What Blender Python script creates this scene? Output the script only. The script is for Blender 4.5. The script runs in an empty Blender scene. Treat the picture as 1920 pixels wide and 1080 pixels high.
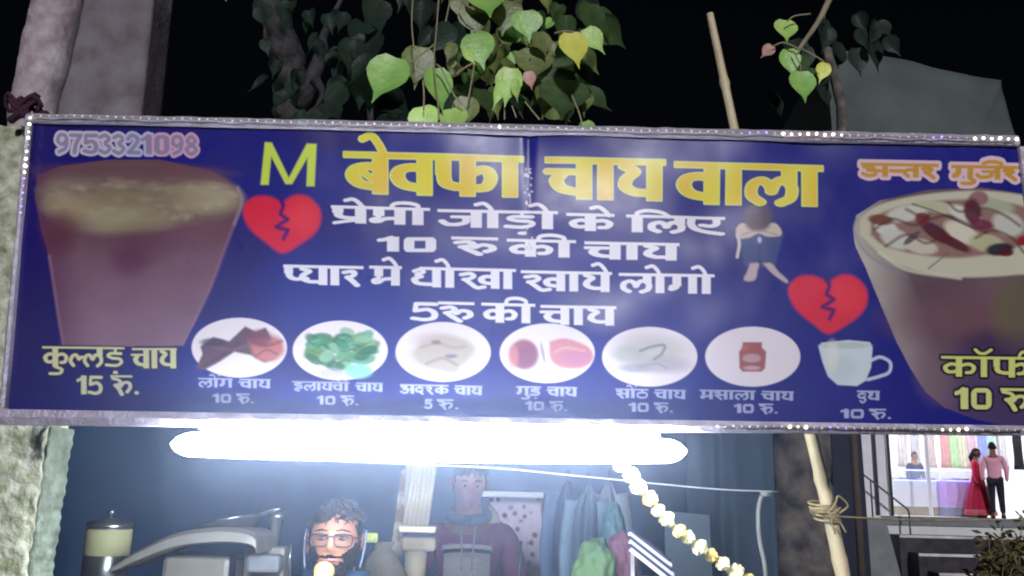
import bpy, bmesh, math, random
import numpy as np
from math import radians, sin, cos, pi, tan, sqrt, atan2
from mathutils import Vector, Matrix, Quaternion, noise

SC = bpy.context.scene
COL = SC.collection
random.seed(7)
rng = np.random.default_rng(7)

# ------------------------------------------------------------------ camera
CAMZ = 1.7
PITCH, ROLL, FPX = 12.8, 1.4, 1650.0
YS = 1.1                # depths below are given for a lens one tenth shorter
_p, _r = radians(PITCH), radians(ROLL)
FWD = np.array([0, cos(_p), sin(_p)])
_rt = np.array([1.0, 0, 0]); _up = np.array([0, -sin(_p), cos(_p)])
RT = _rt * cos(_r) + _up * sin(_r)
UP = -_rt * sin(_r) + _up * cos(_r)
CAMP = np.array([0, 0, CAMZ])
cam = bpy.data.cameras.new('camera'); cam.sensor_width = 36.0; cam.lens = FPX / 1920 * 36.0
cam.clip_start = 0.05; cam.clip_end = 500
camo = bpy.data.objects.new('camera', cam); COL.objects.link(camo)
camo.matrix_world = Matrix(((RT[0], UP[0], -FWD[0], 0), (RT[1], UP[1], -FWD[1], 0), (RT[2], UP[2], -FWD[2], CAMZ), (0, 0, 0, 1)))
SC.camera = camo

# ------------------------------------------------------------------ night sky, dim wash from the street side, exposure
SUN_EL, SUN_AZ = 21.8, 175.0          # lamp light of the street, from behind the photographer
world = bpy.data.worlds.new('World'); SC.world = world; world.use_nodes = True
wn = world.node_tree
sky = wn.nodes.new('ShaderNodeTexSky'); sky.sky_type = 'NISHITA'; sky.sun_disc = False
sky.sun_elevation = radians(SUN_EL); sky.sun_rotation = radians(SUN_AZ)
bg = wn.nodes['Background']; wn.links.new(sky.outputs[0], bg.inputs[0]); bg.inputs[1].default_value = SKY_S = 0.0006
sl = bpy.data.lights.new('sun', 'SUN'); sl.energy = SUN_S = 2.0; sl.angle = radians(4); sl.color = (0.93, 0.90, 1.0)
so = bpy.data.objects.new('sun', sl); COL.objects.link(so)
_a, _e = radians(SUN_AZ), radians(SUN_EL)
_d = Vector((sin(_a) * cos(_e), cos(_a) * cos(_e), sin(_e)))
so.rotation_euler = _d.to_track_quat('Z', 'Y').to_euler(); so.location = (0, -4, 8)
vs = SC.view_settings
vs.view_transform = 'Standard'; vs.look = 'None'; vs.exposure = 0.0; vs.gamma = 1.0; vs.use_curve_mapping = False
SC.cycles.filter_width = 2.0           # the phone picture is soft
SC.cycles.volume_bounces = 0; SC.cycles.volume_step_rate = 2.0; SC.cycles.volume_max_steps = 64
SC.cycles.max_bounces = 6
SC.cycles.sample_clamp_indirect = 4.0
SC.cycles.use_denoising = True

# ------------------------------------------------------------------ helpers
def at(px, py, Y):
    """point of the plane y=Y*YS (metres) seen at photo pixel px,py"""
    Y = Y * YS
    d = FWD + RT * ((px - 960) / FPX) - UP * ((py - 540) / FPX)
    q = CAMP + d * (Y / d[1])
    return Vector((q[0], Y, q[2]))
def mpp(Y):
    return Y * YS / FPX
def lin(c):
    c = np.asarray(c, float) / 255.0
    return np.where(c <= 0.04045, c / 12.92, ((c + 0.055) / 1.055) ** 2.4)
def L(r, g, b):
    v = lin((r, g, b)); return (float(v[0]), float(v[1]), float(v[2]), 1.0)

def tag(o, label=None, cat=None, group=None, kind=None):
    if label: o['label'] = label
    if cat: o['category'] = cat
    if group: o['group'] = group
    if kind: o['kind'] = kind
    return o
def empty(name, loc=(0, 0, 0), rot=(0, 0, 0)):
    o = bpy.data.objects.new(name, None); COL.objects.link(o); o.location = loc; o.rotation_euler = rot
    o.empty_display_size = 0.1
    return o
def mobj(name, me, mat=None, parent=None, smooth=False):
    o = bpy.data.objects.new(name, me); COL.objects.link(o)
    if mat: 
        if not me.materials: me.materials.append(mat)
    if parent: o.parent = parent
    if smooth:
        me.polygons.foreach_set('use_smooth', [True] * len(me.polygons))
    return o
def from_bm(name, bm, mat=None, parent=None, smooth=False):
    me = bpy.data.meshes.new(name); bm.normal_update(); bm.to_mesh(me); bm.free()
    return mobj(name, me, mat, parent, smooth)
def pyd(name, vs_, fs_, mat=None, parent=None, smooth=False):
    me = bpy.data.meshes.new(name); me.from_pydata([tuple(v) for v in vs_], [], fs_); me.update()
    return mobj(name, me, mat, parent, smooth)

def b_box(bm, c, s, rot=None, bev=0.0):
    r = bmesh.ops.create_cube(bm, size=1.0)
    vs_ = r['verts']
    M = Matrix.Translation(Vector(c)) @ (rot.to_matrix().to_4x4() if rot is not None else Matrix.Identity(4)) @ Matrix.Diagonal((s[0], s[1], s[2], 1))
    bmesh.ops.transform(bm, matrix=M, verts=vs_)
    if bev:
        es = list({e for v in vs_ for e in v.link_edges})
        bmesh.ops.bevel(bm, geom=es, offset=bev, segments=2, affect='EDGES', profile=0.5)
def box(name, c, s, mat, parent=None, rot=None, bev=0.0):
    bm = bmesh.new(); b_box(bm, c, s, rot, bev); return from_bm(name, bm, mat, parent)
def frames(pts):
    pts = [Vector(p) for p in pts]; n = len(pts); T = []
    for i in range(n):
        a = pts[max(i - 1, 0)]; b = pts[min(i + 1, n - 1)]; t = (b - a)
        T.append(t.normalized() if t.length > 1e-9 else Vector((0, 0, 1)))
    u = T[0].orthogonal().normalized(); out = []
    for i in range(n):
        u = (u - T[i] * u.dot(T[i]))
        u = u.normalized() if u.length > 1e-6 else T[i].orthogonal().normalized()
        out.append((pts[i], T[i], u, T[i].cross(u)))
    return out
def b_tube(bm, pts, rad, seg=8, caps=True, wob=0.0, ell=1.0):
    fr = frames(pts); n = len(fr)
    rs = rad if hasattr(rad, '__len__') else [rad] * n
    rings = []
    for i, (p, t, u, v) in enumerate(fr):
        ring = []
        for k in range(seg):
            a = 2 * pi * k / seg; r = rs[i] * (1 + (random.uniform(-wob, wob) if wob else 0))
            ring.append(bm.verts.new(p + u * cos(a) * r + v * sin(a) * r * ell))
        rings.append(ring)
    for i in range(n - 1):
        for k in range(seg):
            bm.faces.new((rings[i][k], rings[i][(k + 1) % seg], rings[i + 1][(k + 1) % seg], rings[i + 1][k]))
    if caps:
        bm.faces.new(list(reversed(rings[0]))); bm.faces.new(rings[-1])
def tube(name, pts, rad, mat, parent=None, seg=8, smooth=True, wob=0.0, ell=1.0):
    bm = bmesh.new(); b_tube(bm, pts, rad, seg, True, wob, ell); return from_bm(name, bm, mat, parent, smooth)
def b_lathe(bm, prof, seg=24, origin=(0, 0, 0), sx=1.0, sy=1.0):
    ox, oy, oz = origin; rings = []
    for (r, z) in prof:
        if r < 1e-6: rings.append([bm.verts.new((ox, oy, oz + z))])
        else: rings.append([bm.verts.new((ox + r * sx * cos(2 * pi * k / seg), oy + r * sy * sin(2 * pi * k / seg), oz + z)) for k in range(seg)])
    for a, b in zip(rings, rings[1:]):
        if len(a) == 1 and len(b) == 1: continue
        for k in range(seg):
            k2 = (k + 1) % seg
            if len(a) == 1: bm.faces.new((a[0], b[k2], b[k]))
            elif len(b) == 1: bm.faces.new((a[k], a[k2], b[0]))
            else: bm.faces.new((a[k], a[k2], b[k2], b[k]))
def lathe(name, prof, mat, parent=None, seg=24, origin=(0, 0, 0), sx=1.0, sy=1.0, smooth=True):
    bm = bmesh.new(); b_lathe(bm, prof, seg, origin, sx, sy); return from_bm(name, bm, mat, parent, smooth)
def curve_pts(ctrl, n=24):
    P = [Vector(c) for c in ctrl]; P = [P[0] * 2 - P[1]] + P + [P[-1] * 2 - P[-2]]; out = []
    seg = len(P) - 3; k = max(2, n // seg)
    for i in range(seg):
        a, b, c, d = P[i:i + 4]
        for j in range(k):
            t = j / k
            out.append(0.5 * ((2 * b) + (c - a) * t + (2 * a - 5 * b + 4 * c - d) * t * t + (3 * b - a - 3 * c + d) * t ** 3))
    out.append(P[-2]); return out
def copy_tree(o, parent=None):
    c = o.copy(); COL.objects.link(c)
    if parent: c.parent = parent; c.matrix_parent_inverse = o.matrix_parent_inverse.copy()
    for ch in o.children: copy_tree(ch, c)
    return c

# ------------------------------------------------------------------ materials
def mat(name, col, rough=0.7, metal=0.0, var=0.15, scale=8.0, bump=0.0, bscale=30.0, col2=None, spec=0.5, emis=None, es=0.0, trans=0.0, sss=0.0, det=6.0, contrast=1.0):
    m = bpy.data.materials.new(name); m.use_nodes = True; nt = m.node_tree; N = nt.nodes; K = nt.links
    b = N['Principled BSDF']; b.inputs['Roughness'].default_value = rough; b.inputs['Metallic'].default_value = metal
    b.inputs['Specular IOR Level'].default_value = spec
    tc = N.new('ShaderNodeTexCoord'); nz = N.new('ShaderNodeTexNoise'); nz.inputs['Scale'].default_value = scale; nz.inputs['Detail'].default_value = det
    K.new(tc.outputs['Object'], nz.inputs['Vector'])
    cr = N.new('ShaderNodeValToRGB'); K.new(nz.outputs['Fac'], cr.inputs['Fac'])
    c2 = col2 if col2 else tuple(max(0, x * (1 - var * 1.6)) for x in col[:3]) + (1,)
    c1 = tuple(min(1, x * (1 + var)) for x in col[:3]) + (1,) if not col2 else tuple(col)
    w = 0.22 / contrast
    cr.color_ramp.elements[0].position = 0.5 - w; cr.color_ramp.elements[1].position = 0.5 + w
    cr.color_ramp.elements[0].color = c2; cr.color_ramp.elements[1].color = c1
    K.new(cr.outputs[0], b.inputs['Base Color'])
    if bump:
        n2 = N.new('ShaderNodeTexNoise'); n2.inputs['Scale'].default_value = bscale; n2.inputs['Detail'].default_value = 8
        K.new(tc.outputs['Object'], n2.inputs['Vector'])
        bp = N.new('ShaderNodeBump'); bp.inputs['Strength'].default_value = bump; bp.inputs['Distance'].default_value = 0.01
        K.new(n2.outputs['Fac'], bp.inputs['Height']); K.new(bp.outputs[0], b.inputs['Normal'])
    if emis: b.inputs['Emission Color'].default_value = emis; b.inputs['Emission Strength'].default_value = es
    if trans: b.inputs['Transmission Weight'].default_value = trans
    if sss: b.inputs['Subsurface Weight'].default_value = sss; b.inputs['Subsurface Scale'].default_value = 0.01
    return m
def glow(name, col, s):
    m = bpy.data.materials.new(name); m.use_nodes = True; nt = m.node_tree
    b = nt.nodes['Principled BSDF']; b.inputs['Base Color'].default_value = (0.8, 0.8, 0.8, 1)
    b.inputs['Emission Color'].default_value = col; b.inputs['Emission Strength'].default_value = s
    return m
# ------------------------------------------------------------------ the print of the banner, painted point by point on a fine mesh
BY = 1.95                                   # distance of the banner
QTL, QTR, QBR, QBL = at(61, 231, BY), at(1906, 276, BY), at(1974, 800, BY), at(14, 768, BY)
NX, NZ = 1400, 420
U, V = np.meshgrid(np.linspace(0, 1, NX), np.linspace(0, 1, NZ))
def quad_xyz(u, v):
    q = [np.array(p) for p in (QTL, QTR, QBR, QBL)]
    u = np.asarray(u)[..., None]; v = np.asarray(v)[..., None]
    return (q[0] * (1 - u) + q[1] * u) * (1 - v) + (q[3] * (1 - u) + q[2] * u) * v
XYZ = quad_xyz(U, V)
_rel = XYZ - CAMP
_dep = _rel @ FWD
PX = 960 + FPX * (_rel @ RT) / _dep
PY = 540 - FPX * (_rel @ UP) / _dep
IMG = np.zeros((NZ, NX, 3)); EID = np.zeros((NZ, NX), np.int16); ENAMES = ['printed_sheet']

def box_of(x0, y0, x1, y1, pad=6):
    m = (PX > x0 - pad) & (PX < x1 + pad) & (PY > y0 - pad) & (PY < y1 + pad)
    r = np.where(m.any(1))[0]; c = np.where(m.any(0))[0]
    if len(r) == 0 or len(c) == 0: return None
    return slice(r[0], r[-1] + 1), slice(c[0], c[-1] + 1)
def seg_dist(x, y, pts):
    d = np.full(x.shape, 1e9)
    for (ax, ay), (bx, by) in zip(pts, pts[1:]):
        vx, vy = bx - ax, by - ay; l = vx * vx + vy * vy + 1e-12
        t = np.clip(((x - ax) * vx + (y - ay) * vy) / l, 0, 1)
        d = np.minimum(d, np.hypot(x - ax - t * vx, y - ay - t * vy))
    return d
def poly_sdf(x, y, pts):
    d = np.full(x.shape, 1e9); ins = np.zeros(x.shape, bool); n = len(pts)
    for i in range(n):
        ax, ay = pts[i]; bx, by = pts[(i + 1) % n]; vx, vy = bx - ax, by - ay; l = vx * vx + vy * vy + 1e-12
        t = np.clip(((x - ax) * vx + (y - ay) * vy) / l, 0, 1)
        d = np.minimum(d, np.hypot(x - ax - t * vx, y - ay - t * vy))
        c = ((ay > y) != (by > y)) & (x < vx * (y - ay) / (vy + 1e-12) + ax); ins ^= c
    return np.where(ins, -d, d)
def crv(pts, n=7):
    if len(pts) < 3: return list(pts)
    P = [np.array(p, float) for p in pts]; P = [2 * P[0] - P[1]] + P + [2 * P[-1] - P[-2]]; out = []
    for i in range(len(P) - 3):
        a, b, c, d = P[i:i + 4]
        for j in range(n):
            t = j / n; out.append(tuple(.5 * (2 * b + (c - a) * t + (2 * a - 5 * b + 4 * c - d) * t * t + (3 * b - a - 3 * c + d) * t ** 3)))
    out.append(tuple(P[-2])); return out
def put(sl, a, col, eid=None):
    a = np.clip(a, 0, 1); col = np.asarray(col, float)
    IMG[sl] = IMG[sl] * (1 - a[..., None]) + col * a[..., None]
    if eid is not None: EID[sl] = np.where(a > 0.35, eid, EID[sl])
def eid(name): ENAMES.append(name); return len(ENAMES) - 1
def blob(cx, cy, rx, ry, col, soft=0.3, a=1.0, e=None, rot=0.0):
    s = box_of(cx - max(rx, ry) * (1 + soft), cy - max(rx, ry) * (1 + soft), cx + max(rx, ry) * (1 + soft), cy + max(rx, ry) * (1 + soft))
    if s is None: return
    x, y = PX[s] - cx, PY[s] - cy; c, q = cos(rot), sin(rot)
    r = np.hypot((x * c + y * q) / rx, (-x * q + y * c) / ry)
    put(s, a * np.clip((1 + soft * .5 - r) / max(soft, 1e-3), 0, 1), lin(col), e)
def poly(pts, col, soft=1.5, a=1.0, e=None, smooth=False):
    if smooth: pts = crv(list(pts) + [pts[0]])[:-1]
    xs = [p[0] for p in pts]; ys = [p[1] for p in pts]
    s = box_of(min(xs), min(ys), max(xs), max(ys), 6 + soft)
    if s is None: return
    put(s, a * (0.5 - poly_sdf(PX[s], PY[s], pts) / soft), lin(col), e)
def line(pts, w, col, soft=1.5, a=1.0, e=None, smooth=True):
    if smooth: pts = crv(pts)
    xs = [p[0] for p in pts]; ys = [p[1] for p in pts]
    s = box_of(min(xs), min(ys), max(xs), max(ys), 6 + w + soft)
    if s is None: return
    put(s, a * (0.5 - (seg_dist(PX[s], PY[s], pts) - w / 2) / soft), lin(col), e)

# ---- letters: cells of height 1 (headline y=0, foot y=1), x in cell widths. 'V' stem, 'S' pen stroke (weight), 'T' thin stroke, 'D' dot
BOWL = [(.78, .33), (.5, .29), (.24, .36), (.17, .56), (.34, .76), (.78, .84)]
A = {
 'va': (1.0, [('V', .78), ('S', BOWL, .9)]),
 'ba': (1.0, [('V', .78), ('S', BOWL, .9), ('T', [(.3, .38), (.7, .7)])]),
 'pha': (1.45, [('V', .52), ('V', .14, 0, .45), ('S', [(.14, .35), (.17, .66), (.3, .76), (.5, .78)], .85), ('S', [(.55, .42), (.78, .3), (.88, .5), (.82, .75), (.7, .8)], .8)]),
 'aa': (.52, [('V', .5)]),
 'cha': (1.0, [('V', .8), ('T', [(.0, .3), (.62, .3)]), ('S', [(.3, .36), (.2, .55), (.35, .76), (.8, .84)], .85)]),
 'ya': (1.0, [('V', .8), ('S', [(.16, .12), (.36, .26), (.2, .46), (.18, .66), (.4, .8), (.8, .8)], .8)]),
 'la': (1.15, [('S', [(.28, .93), (.12, .76), (.14, .48), (.32, .36), (.47, .5), (.5, .64)], .72), ('S', [(.5, .64), (.56, .46), (.7, .34), (.88, .5), (.86, .8), (.68, .94)], .72), ('V', .84, 0, .42)]),
 'pa': (1.0, [('V', .8), ('V', .16, 0, .4), ('S', [(.16, .3), (.2, .62), (.4, .74), (.8, .74)], .8)]),
 'pra': (1.0, [('V', .8), ('V', .16, 0, .36), ('S', [(.16, .3), (.2, .56), (.4, .66), (.8, .66)], .8), ('T', [(.06, 1.0), (.35, .9), (.8, .76)])]),
 'ma': (1.1, [('V', .82), ('V', .28, 0, .5), ('S', [(.28, .4), (.26, .62), (.12, .72), (.14, .84), (.3, .82), (.45, .66), (.82, .6)], .55)]),
 'ii': (.62, [('V', .5), ('S', [(.5, .0), (.46, -.24), (.0, -.36), (-.55, -.3), (-.72, -.02)], .45)]),
 'i': (.6, [('V', .5), ('S', [(.5, .0), (.52, -.22), (1.0, -.36), (1.7, -.26), (2.1, .0)], .45)]),
 'e': (0, [('S', [(-.62, -.42), (-.42, -.5), (-.26, -.3), (-.12, .02)], .45)]),
 'o': (.52, [('V', .5), ('S', [(-.4, -.4), (0, -.48), (.3, -.28), (.5, .02)], .45)]),
 'au_candra': (.52, [('V', .5), ('T', [(-.1, -.42), (.2, -.24), (.6, -.24), (1.0, -.42)])]),
 'oN': (.52, [('V', .5), ('S', [(-.4, -.4), (0, -.48), (.3, -.28), (.5, .02)], .4), ('D', .95, -.42)]),
 'ja': (1.25, [('V', .84), ('T', [(.3, .36), (.84, .36)]), ('S', [(.62, .4), (.6, .68), (.42, .82), (.2, .82), (.08, .64)], .72)]),
 'da': (1.0, [('T', [(.55, 0), (.55, .24)]), ('S', [(.82, .28), (.35, .28), (.2, .4), (.4, .52), (.76, .56), (.84, .74), (.6, .9), (.12, .88)], .55)]),
 'dda': (1.0, [('T', [(.55, 0), (.55, .24)]), ('S', [(.82, .28), (.35, .28), (.2, .4), (.4, .52), (.76, .56), (.84, .74), (.6, .9), (.12, .88)], .55), ('D', .55, 1.28)]),
 'ka': (1.3, [('V', .5), ('S', [(.5, .4), (.28, .34), (.12, .5), (.18, .72), (.36, .74), (.52, .6)], .72), ('S', [(.54, .42), (.78, .34), (.92, .5), (.86, .74), (.72, .78)], .66)]),
 'ku': (1.3, [('V', .5), ('S', [(.5, .4), (.28, .34), (.12, .5), (.18, .72), (.36, .74), (.52, .6)], .72), ('S', [(.54, .42), (.78, .34), (.92, .5), (.86, .74), (.72, .78)], .66), ('S', [(.5, 1.0), (.74, 1.14), (.66, 1.34), (.3, 1.36)], .6)]),
 'ey': (1.15, [('S', [(.16, .05), (.14, .4), (.24, .68), (.5, .86), (.92, .98)], .75), ('S', [(.8, .02), (.8, .36), (.66, .5), (.42, .46)], .7)]),
 'ra': (.85, [('S', [(.14, .28), (.5, .22), (.62, .34), (.48, .5), (.28, .54)], .7), ('S', [(.3, .56), (.52, .74), (.74, .98)], .75)]),
 'ru': (1.35, [('S', [(.1, .28), (.34, .22), (.46, .34), (.36, .48), (.2, .54)], .7), ('S', [(.24, .56), (.4, .76), (.6, .98)], .75), ('S', [(.5, .56), (.66, .4), (.86, .46), (.9, .66), (.76, .8)], .75)]),
 'runi': (1.3, [('S', [(.1, .12), (.36, .2), (.46, .34), (.34, .46), (.2, .5)], .6), ('S', [(.24, .5), (.4, .72), (.52, 1.0)], .8), ('S', [(.46, .56), (.6, .36), (.84, .36), (.9, .6), (.76, .86)], .7)]),
 'pya': (1.75, [('V', .1, 0, .4), ('S', [(.1, .3), (.13, .56), (.25, .7), (.5, .66)], .8), ('V', .88), ('S', [(.42, .14), (.56, .26), (.44, .46), (.42, .66), (.58, .82), (.88, .82)], .8)]),
 'dha': (1.1, [('V', .82), ('S', [(.12, .16), (.3, .06), (.4, .2), (.2, .34), (.34, .44)], .6), ('S', [(.3, .44), (.13, .58), (.2, .78), (.45, .84), (.82, .84)], .8)]),
 'kha': (1.5, [('S', [(.1, .28), (.3, .22), (.38, .36), (.28, .5), (.16, .54)], .66), ('S', [(.2, .56), (.32, .76), (.46, .96), (.62, .92)], .66), ('S', [(.86, .38), (.66, .36), (.56, .5), (.62, .68), (.86, .74)], .8), ('V', .88)]),
 'ga': (1.1, [('V', .8), ('V', .3, 0, .6), ('S', [(.3, .5), (.28, .68), (.12, .78), (.14, .62)], .66)]),
 'gu': (1.1, [('V', .8), ('V', .3, 0, .6), ('S', [(.3, .5), (.28, .68), (.12, .78), (.14, .62)], .66), ('S', [(.8, 1.0), (1.0, 1.14), (.85, 1.34), (.45, 1.34)], .55)]),
 'sa': (1.15, [('V', .84), ('S', [(.12, .24), (.36, .2), (.44, .36), (.3, .5), (.14, .54)], .6), ('S', [(.2, .56), (.36, .76), (.52, .98)], .7), ('T', [(.36, .5), (.84, .5)])]),
 'a': (1.35, [('V', .86), ('S', [(.12, .22), (.38, .16), (.46, .32), (.24, .46), (.5, .54), (.52, .8), (.3, .92), (.08, .76)], .6), ('T', [(.5, .5), (.86, .5)])]),
 'dda2': (1.0, [('T', [(.5, 0), (.5, .24)]), ('S', [(.74, .28), (.3, .3), (.14, .52), (.3, .74), (.6, .72), (.72, .56)], .66), ('S', [(.5, .7), (.74, 1.0)], .66)]),
 'ee': (1.1, [('T', [(.6, 0), (.6, .18)]), ('S', [(.8, .2), (.36, .2), (.24, .34), (.5, .44), (.78, .5), (.8, .7), (.4, .76), (.26, .9), (.6, 1.05)], .55)]),
 'na': (.95, [('V', .8), ('S', [(.1, .52), (.8, .52)], .6)]),
 'nta': (1.45, [('S', [(.04, .5), (.5, .5)], .6), ('V', .86), ('S', [(.86, .38), (.6, .4), (.5, .62), (.62, .9)], .66)]),
 'lla': (1.75, [('S', [(.14, .93), (.06, .7), (.12, .44), (.22, .38), (.3, .6)], .66), ('S', [(.3, .6), (.36, .5), (.46, .5)], .6), ('S', [(.54, .93), (.46, .7), (.5, .44), (.6, .38), (.68, .6), (.76, .38), (.9, .46), (.92, .74), (.82, .94)], .62), ('V', .88, 0, .42)]),
 'tha': (1.0, [('T', [(.5, 0), (.5, .3)]), ('S', [(.5, .32), (.16, .42), (.14, .8), (.5, .94), (.84, .8), (.84, .42), (.5, .32)], .5)]),
 'rja': (1.25, [('V', .84), ('T', [(.3, .36), (.84, .36)]), ('S', [(.62, .4), (.6, .68), (.42, .82), (.2, .82), (.08, .64)], .72), ('S', [(.9, -.02), (1.0, -.3), (.6, -.44), (.3, -.28)], .45)]),
 'du': (1.0, [('T', [(.5, 0), (.5, .24)]), ('S', [(.74, .28), (.3, .3), (.14, .52), (.3, .74), (.6, .72), (.72, .56)], .66), ('S', [(.5, .7), (.8, 1.0), (.5, 1.3), (.3, 1.1)], .5)]),
 '0': (1.25, [('O',)]),
 '1': (.85, [('R', .42, .9, 0, 1), ('S', [(.12, .26), (.34, .2), (.6, .06)], .5)]),
 '5': (1.1, [('N', [(.9, .08), (.2, .08), (.16, .46)]), ('S', [(.2, .46), (.6, .38), (.84, .56), (.8, .84), (.5, .94), (.1, .88)], .8)]),
 '9': (1.0, [('S', [(.8, .34), (.5, .56), (.18, .4), (.3, .1), (.68, .1), (.82, .36), (.7, .76), (.26, .96)], .6)]),
 '7': (1.0, [('S', [(.1, .08), (.86, .08)], .6), ('S', [(.82, .1), (.5, .5), (.36, .98)], .7)]),
 '3': (1.0, [('S', [(.14, .16), (.5, .05), (.8, .24), (.5, .46), (.84, .7), (.5, .95), (.12, .84)], .6)]),
 '2': (1.0, [('S', [(.14, .24), (.4, .05), (.8, .2), (.7, .48), (.2, .92)], .65), ('S', [(.16, .93), (.88, .93)], .6)]),
 '8': (1.0, [('S', [(.5, .48), (.2, .28), (.5, .05), (.8, .28), (.5, .48), (.14, .72), (.5, .95), (.86, .72), (.5, .48)], .55)]),
 '.': (.5, [('D', .5, .9)]),
 ' ': (.5, []),
}
NOHEAD = set('0123456789. ')
def text(letters, x0, x1, y0, h, sw, tw, slope, col, e=None, halo=None, halow=3.0, alpha=1.0, headext=.0, soft=1.3, over=True, tint=None):
    """one word: headline from x0 to x1 at height y0, letters h tall, stems sw wide, thin lines tw"""
    adv = [A[l][0] for l in letters]; k = (x1 - x0) / sum(adv)
    s = box_of(x0 - sw, y0 - .65 * h - 6, x1 + sw, y0 + 1.6 * h + slope * (x1 - x0) + 6, 4)
    if s is None: return
    X, Y = PX[s], PY[s]; D = np.full(X.shape, 99.0); cx = x0
    def yy(x, y): return y0 + y * h + slope * (x - x0)
    def pen(pts, w, hh):
        nonlocal D
        xs = [p[0] for p in pts]; ys = [p[1] for p in pts]
        m = (X > min(xs) - w - 8) & (X < max(xs) + w + 8) & (Y > min(ys) - hh - 8) & (Y < max(ys) + hh + 8)
        if not m.any(): return
        q = [(p[0] * 2 / w, p[1] * 2 / hh) for p in pts]
        d = (seg_dist(X[m] * 2 / w, Y[m] * 2 / hh, q) - 1) * (min(w, hh) * .65 + max(w, hh) * .35) / 2
        D[m] = np.minimum(D[m], d)
    def rect(xa, xb, ya, yb):
        nonlocal D
        ddx = np.maximum(xa - X, X - xb); yc = slope * (X - x0) + y0
        ddy = np.maximum(yc + ya * h - Y, Y - (yc + yb * h))
        d = np.where((ddx > 0) & (ddy > 0), np.hypot(ddx, ddy), np.maximum(ddx, ddy)); D = np.minimum(D, d)
    for l in letters:
        w, prims = A[l]; W = (w if w > .3 else 1.0) * k
        for p in prims:
            if p[0] == 'V':
                a, b = (p[2], p[3]) if len(p) > 2 else (0, 1); xc = cx + p[1] * W
                rect(xc - sw / 2, xc + sw / 2, a, b)
            elif p[0] == 'R': rect(cx + p[1] * W, cx + p[2] * W, p[3], p[4])
            elif p[0] == 'S': pen([(cx + a * W, yy(cx + a * W, b)) for a, b in crv(p[1])], max(sw * p[2], 2), max(tw * 1.15, h * .17 * (.6 + p[2] * .5), 2))
            elif p[0] == 'N': pen([(cx + a * W, yy(cx + a * W, b)) for a, b in p[1]], sw * .6, max(tw * 1.2, h * .16))
            elif p[0] == 'T': pen([(cx + a * W, yy(cx + a * W, b)) for a, b in crv(p[1])], max(tw * 1.3, 2), max(tw, 2))
            elif p[0] == 'D': x = cx + p[1] * W; pen([(x, yy(x, p[2])), (x + .5, yy(x, p[2]))], max(sw * .8, h * .2), h * .2)
            elif p[0] == 'O':
                xa, xb = cx + .06 * W, cx + .94 * W; rr = .3 * h; xm, ym = (xa + xb) / 2, yy((xa + xb) / 2, .5)
                qx = np.abs(X - xm) - (xb - xa) / 2 + rr; qy = np.abs(Y - ym) - h / 2 + rr
                d = np.hypot(np.maximum(qx, 0), np.maximum(qy, 0)) + np.minimum(np.maximum(qx, qy), 0) - rr
                ix = np.abs(X - xm) - ((xb - xa) / 2 - sw * .95); iy = np.abs(Y - ym) - (h / 2 - max(tw * 1.2, h * .2))
                D = np.minimum(D, np.maximum(d, -np.maximum(ix, iy)))
        cx += w * k
    # the headline
    xa = None; cx = x0
    runs = []
    for l in letters:
        w = A[l][0] * k; hd = l not in NOHEAD
        if hd:
            a = cx + (.3 * w if l == 'dha' else 0)
            if xa is None: xa = a
        if not hd and xa is not None: runs.append((xa, cx)); xa = None
        cx += w
    if xa is not None: runs.append((xa, cx))
    for a, b in runs:
        rect(a - headext, b + headext, -.5 * tw / h, .5 * tw / h)
    if halo is not None:
        put(s, (.5 - (D - halow) / 1.5) * alpha, lin(halo), e)
    c = lin(col)
    if tint is not None:
        n = (.5 + .5 * np.sin(X * .045 + Y * .02))[..., None] * np.ones(3); c = c * (1 - n) + lin(tint) * n
    put(s, (.5 - D / soft) * alpha, c, e)

def vnoise(sx, sy, seed, octs=3):
    out = np.zeros((NZ, NX)); amp = 1.0; tot = 0
    r = np.random.default_rng(seed)
    for o in range(octs):
        gx, gy = int(sx * 2 ** o) + 2, int(sy * 2 ** o) + 2; g = r.random((gy, gx))
        x = U * (gx - 1.001); y = V * (gy - 1.001); xi, yi = x.astype(int), y.astype(int); fx, fy = x - xi, y - yi
        fx = fx * fx * (3 - 2 * fx); fy = fy * fy * (3 - 2 * fy)
        out += amp * ((g[yi, xi] * (1 - fx) + g[yi, xi + 1] * fx) * (1 - fy) + (g[yi + 1, xi] * (1 - fx) + g[yi + 1, xi + 1] * fx) * fy)
        tot += amp; amp *= .55
    return out / tot

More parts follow.
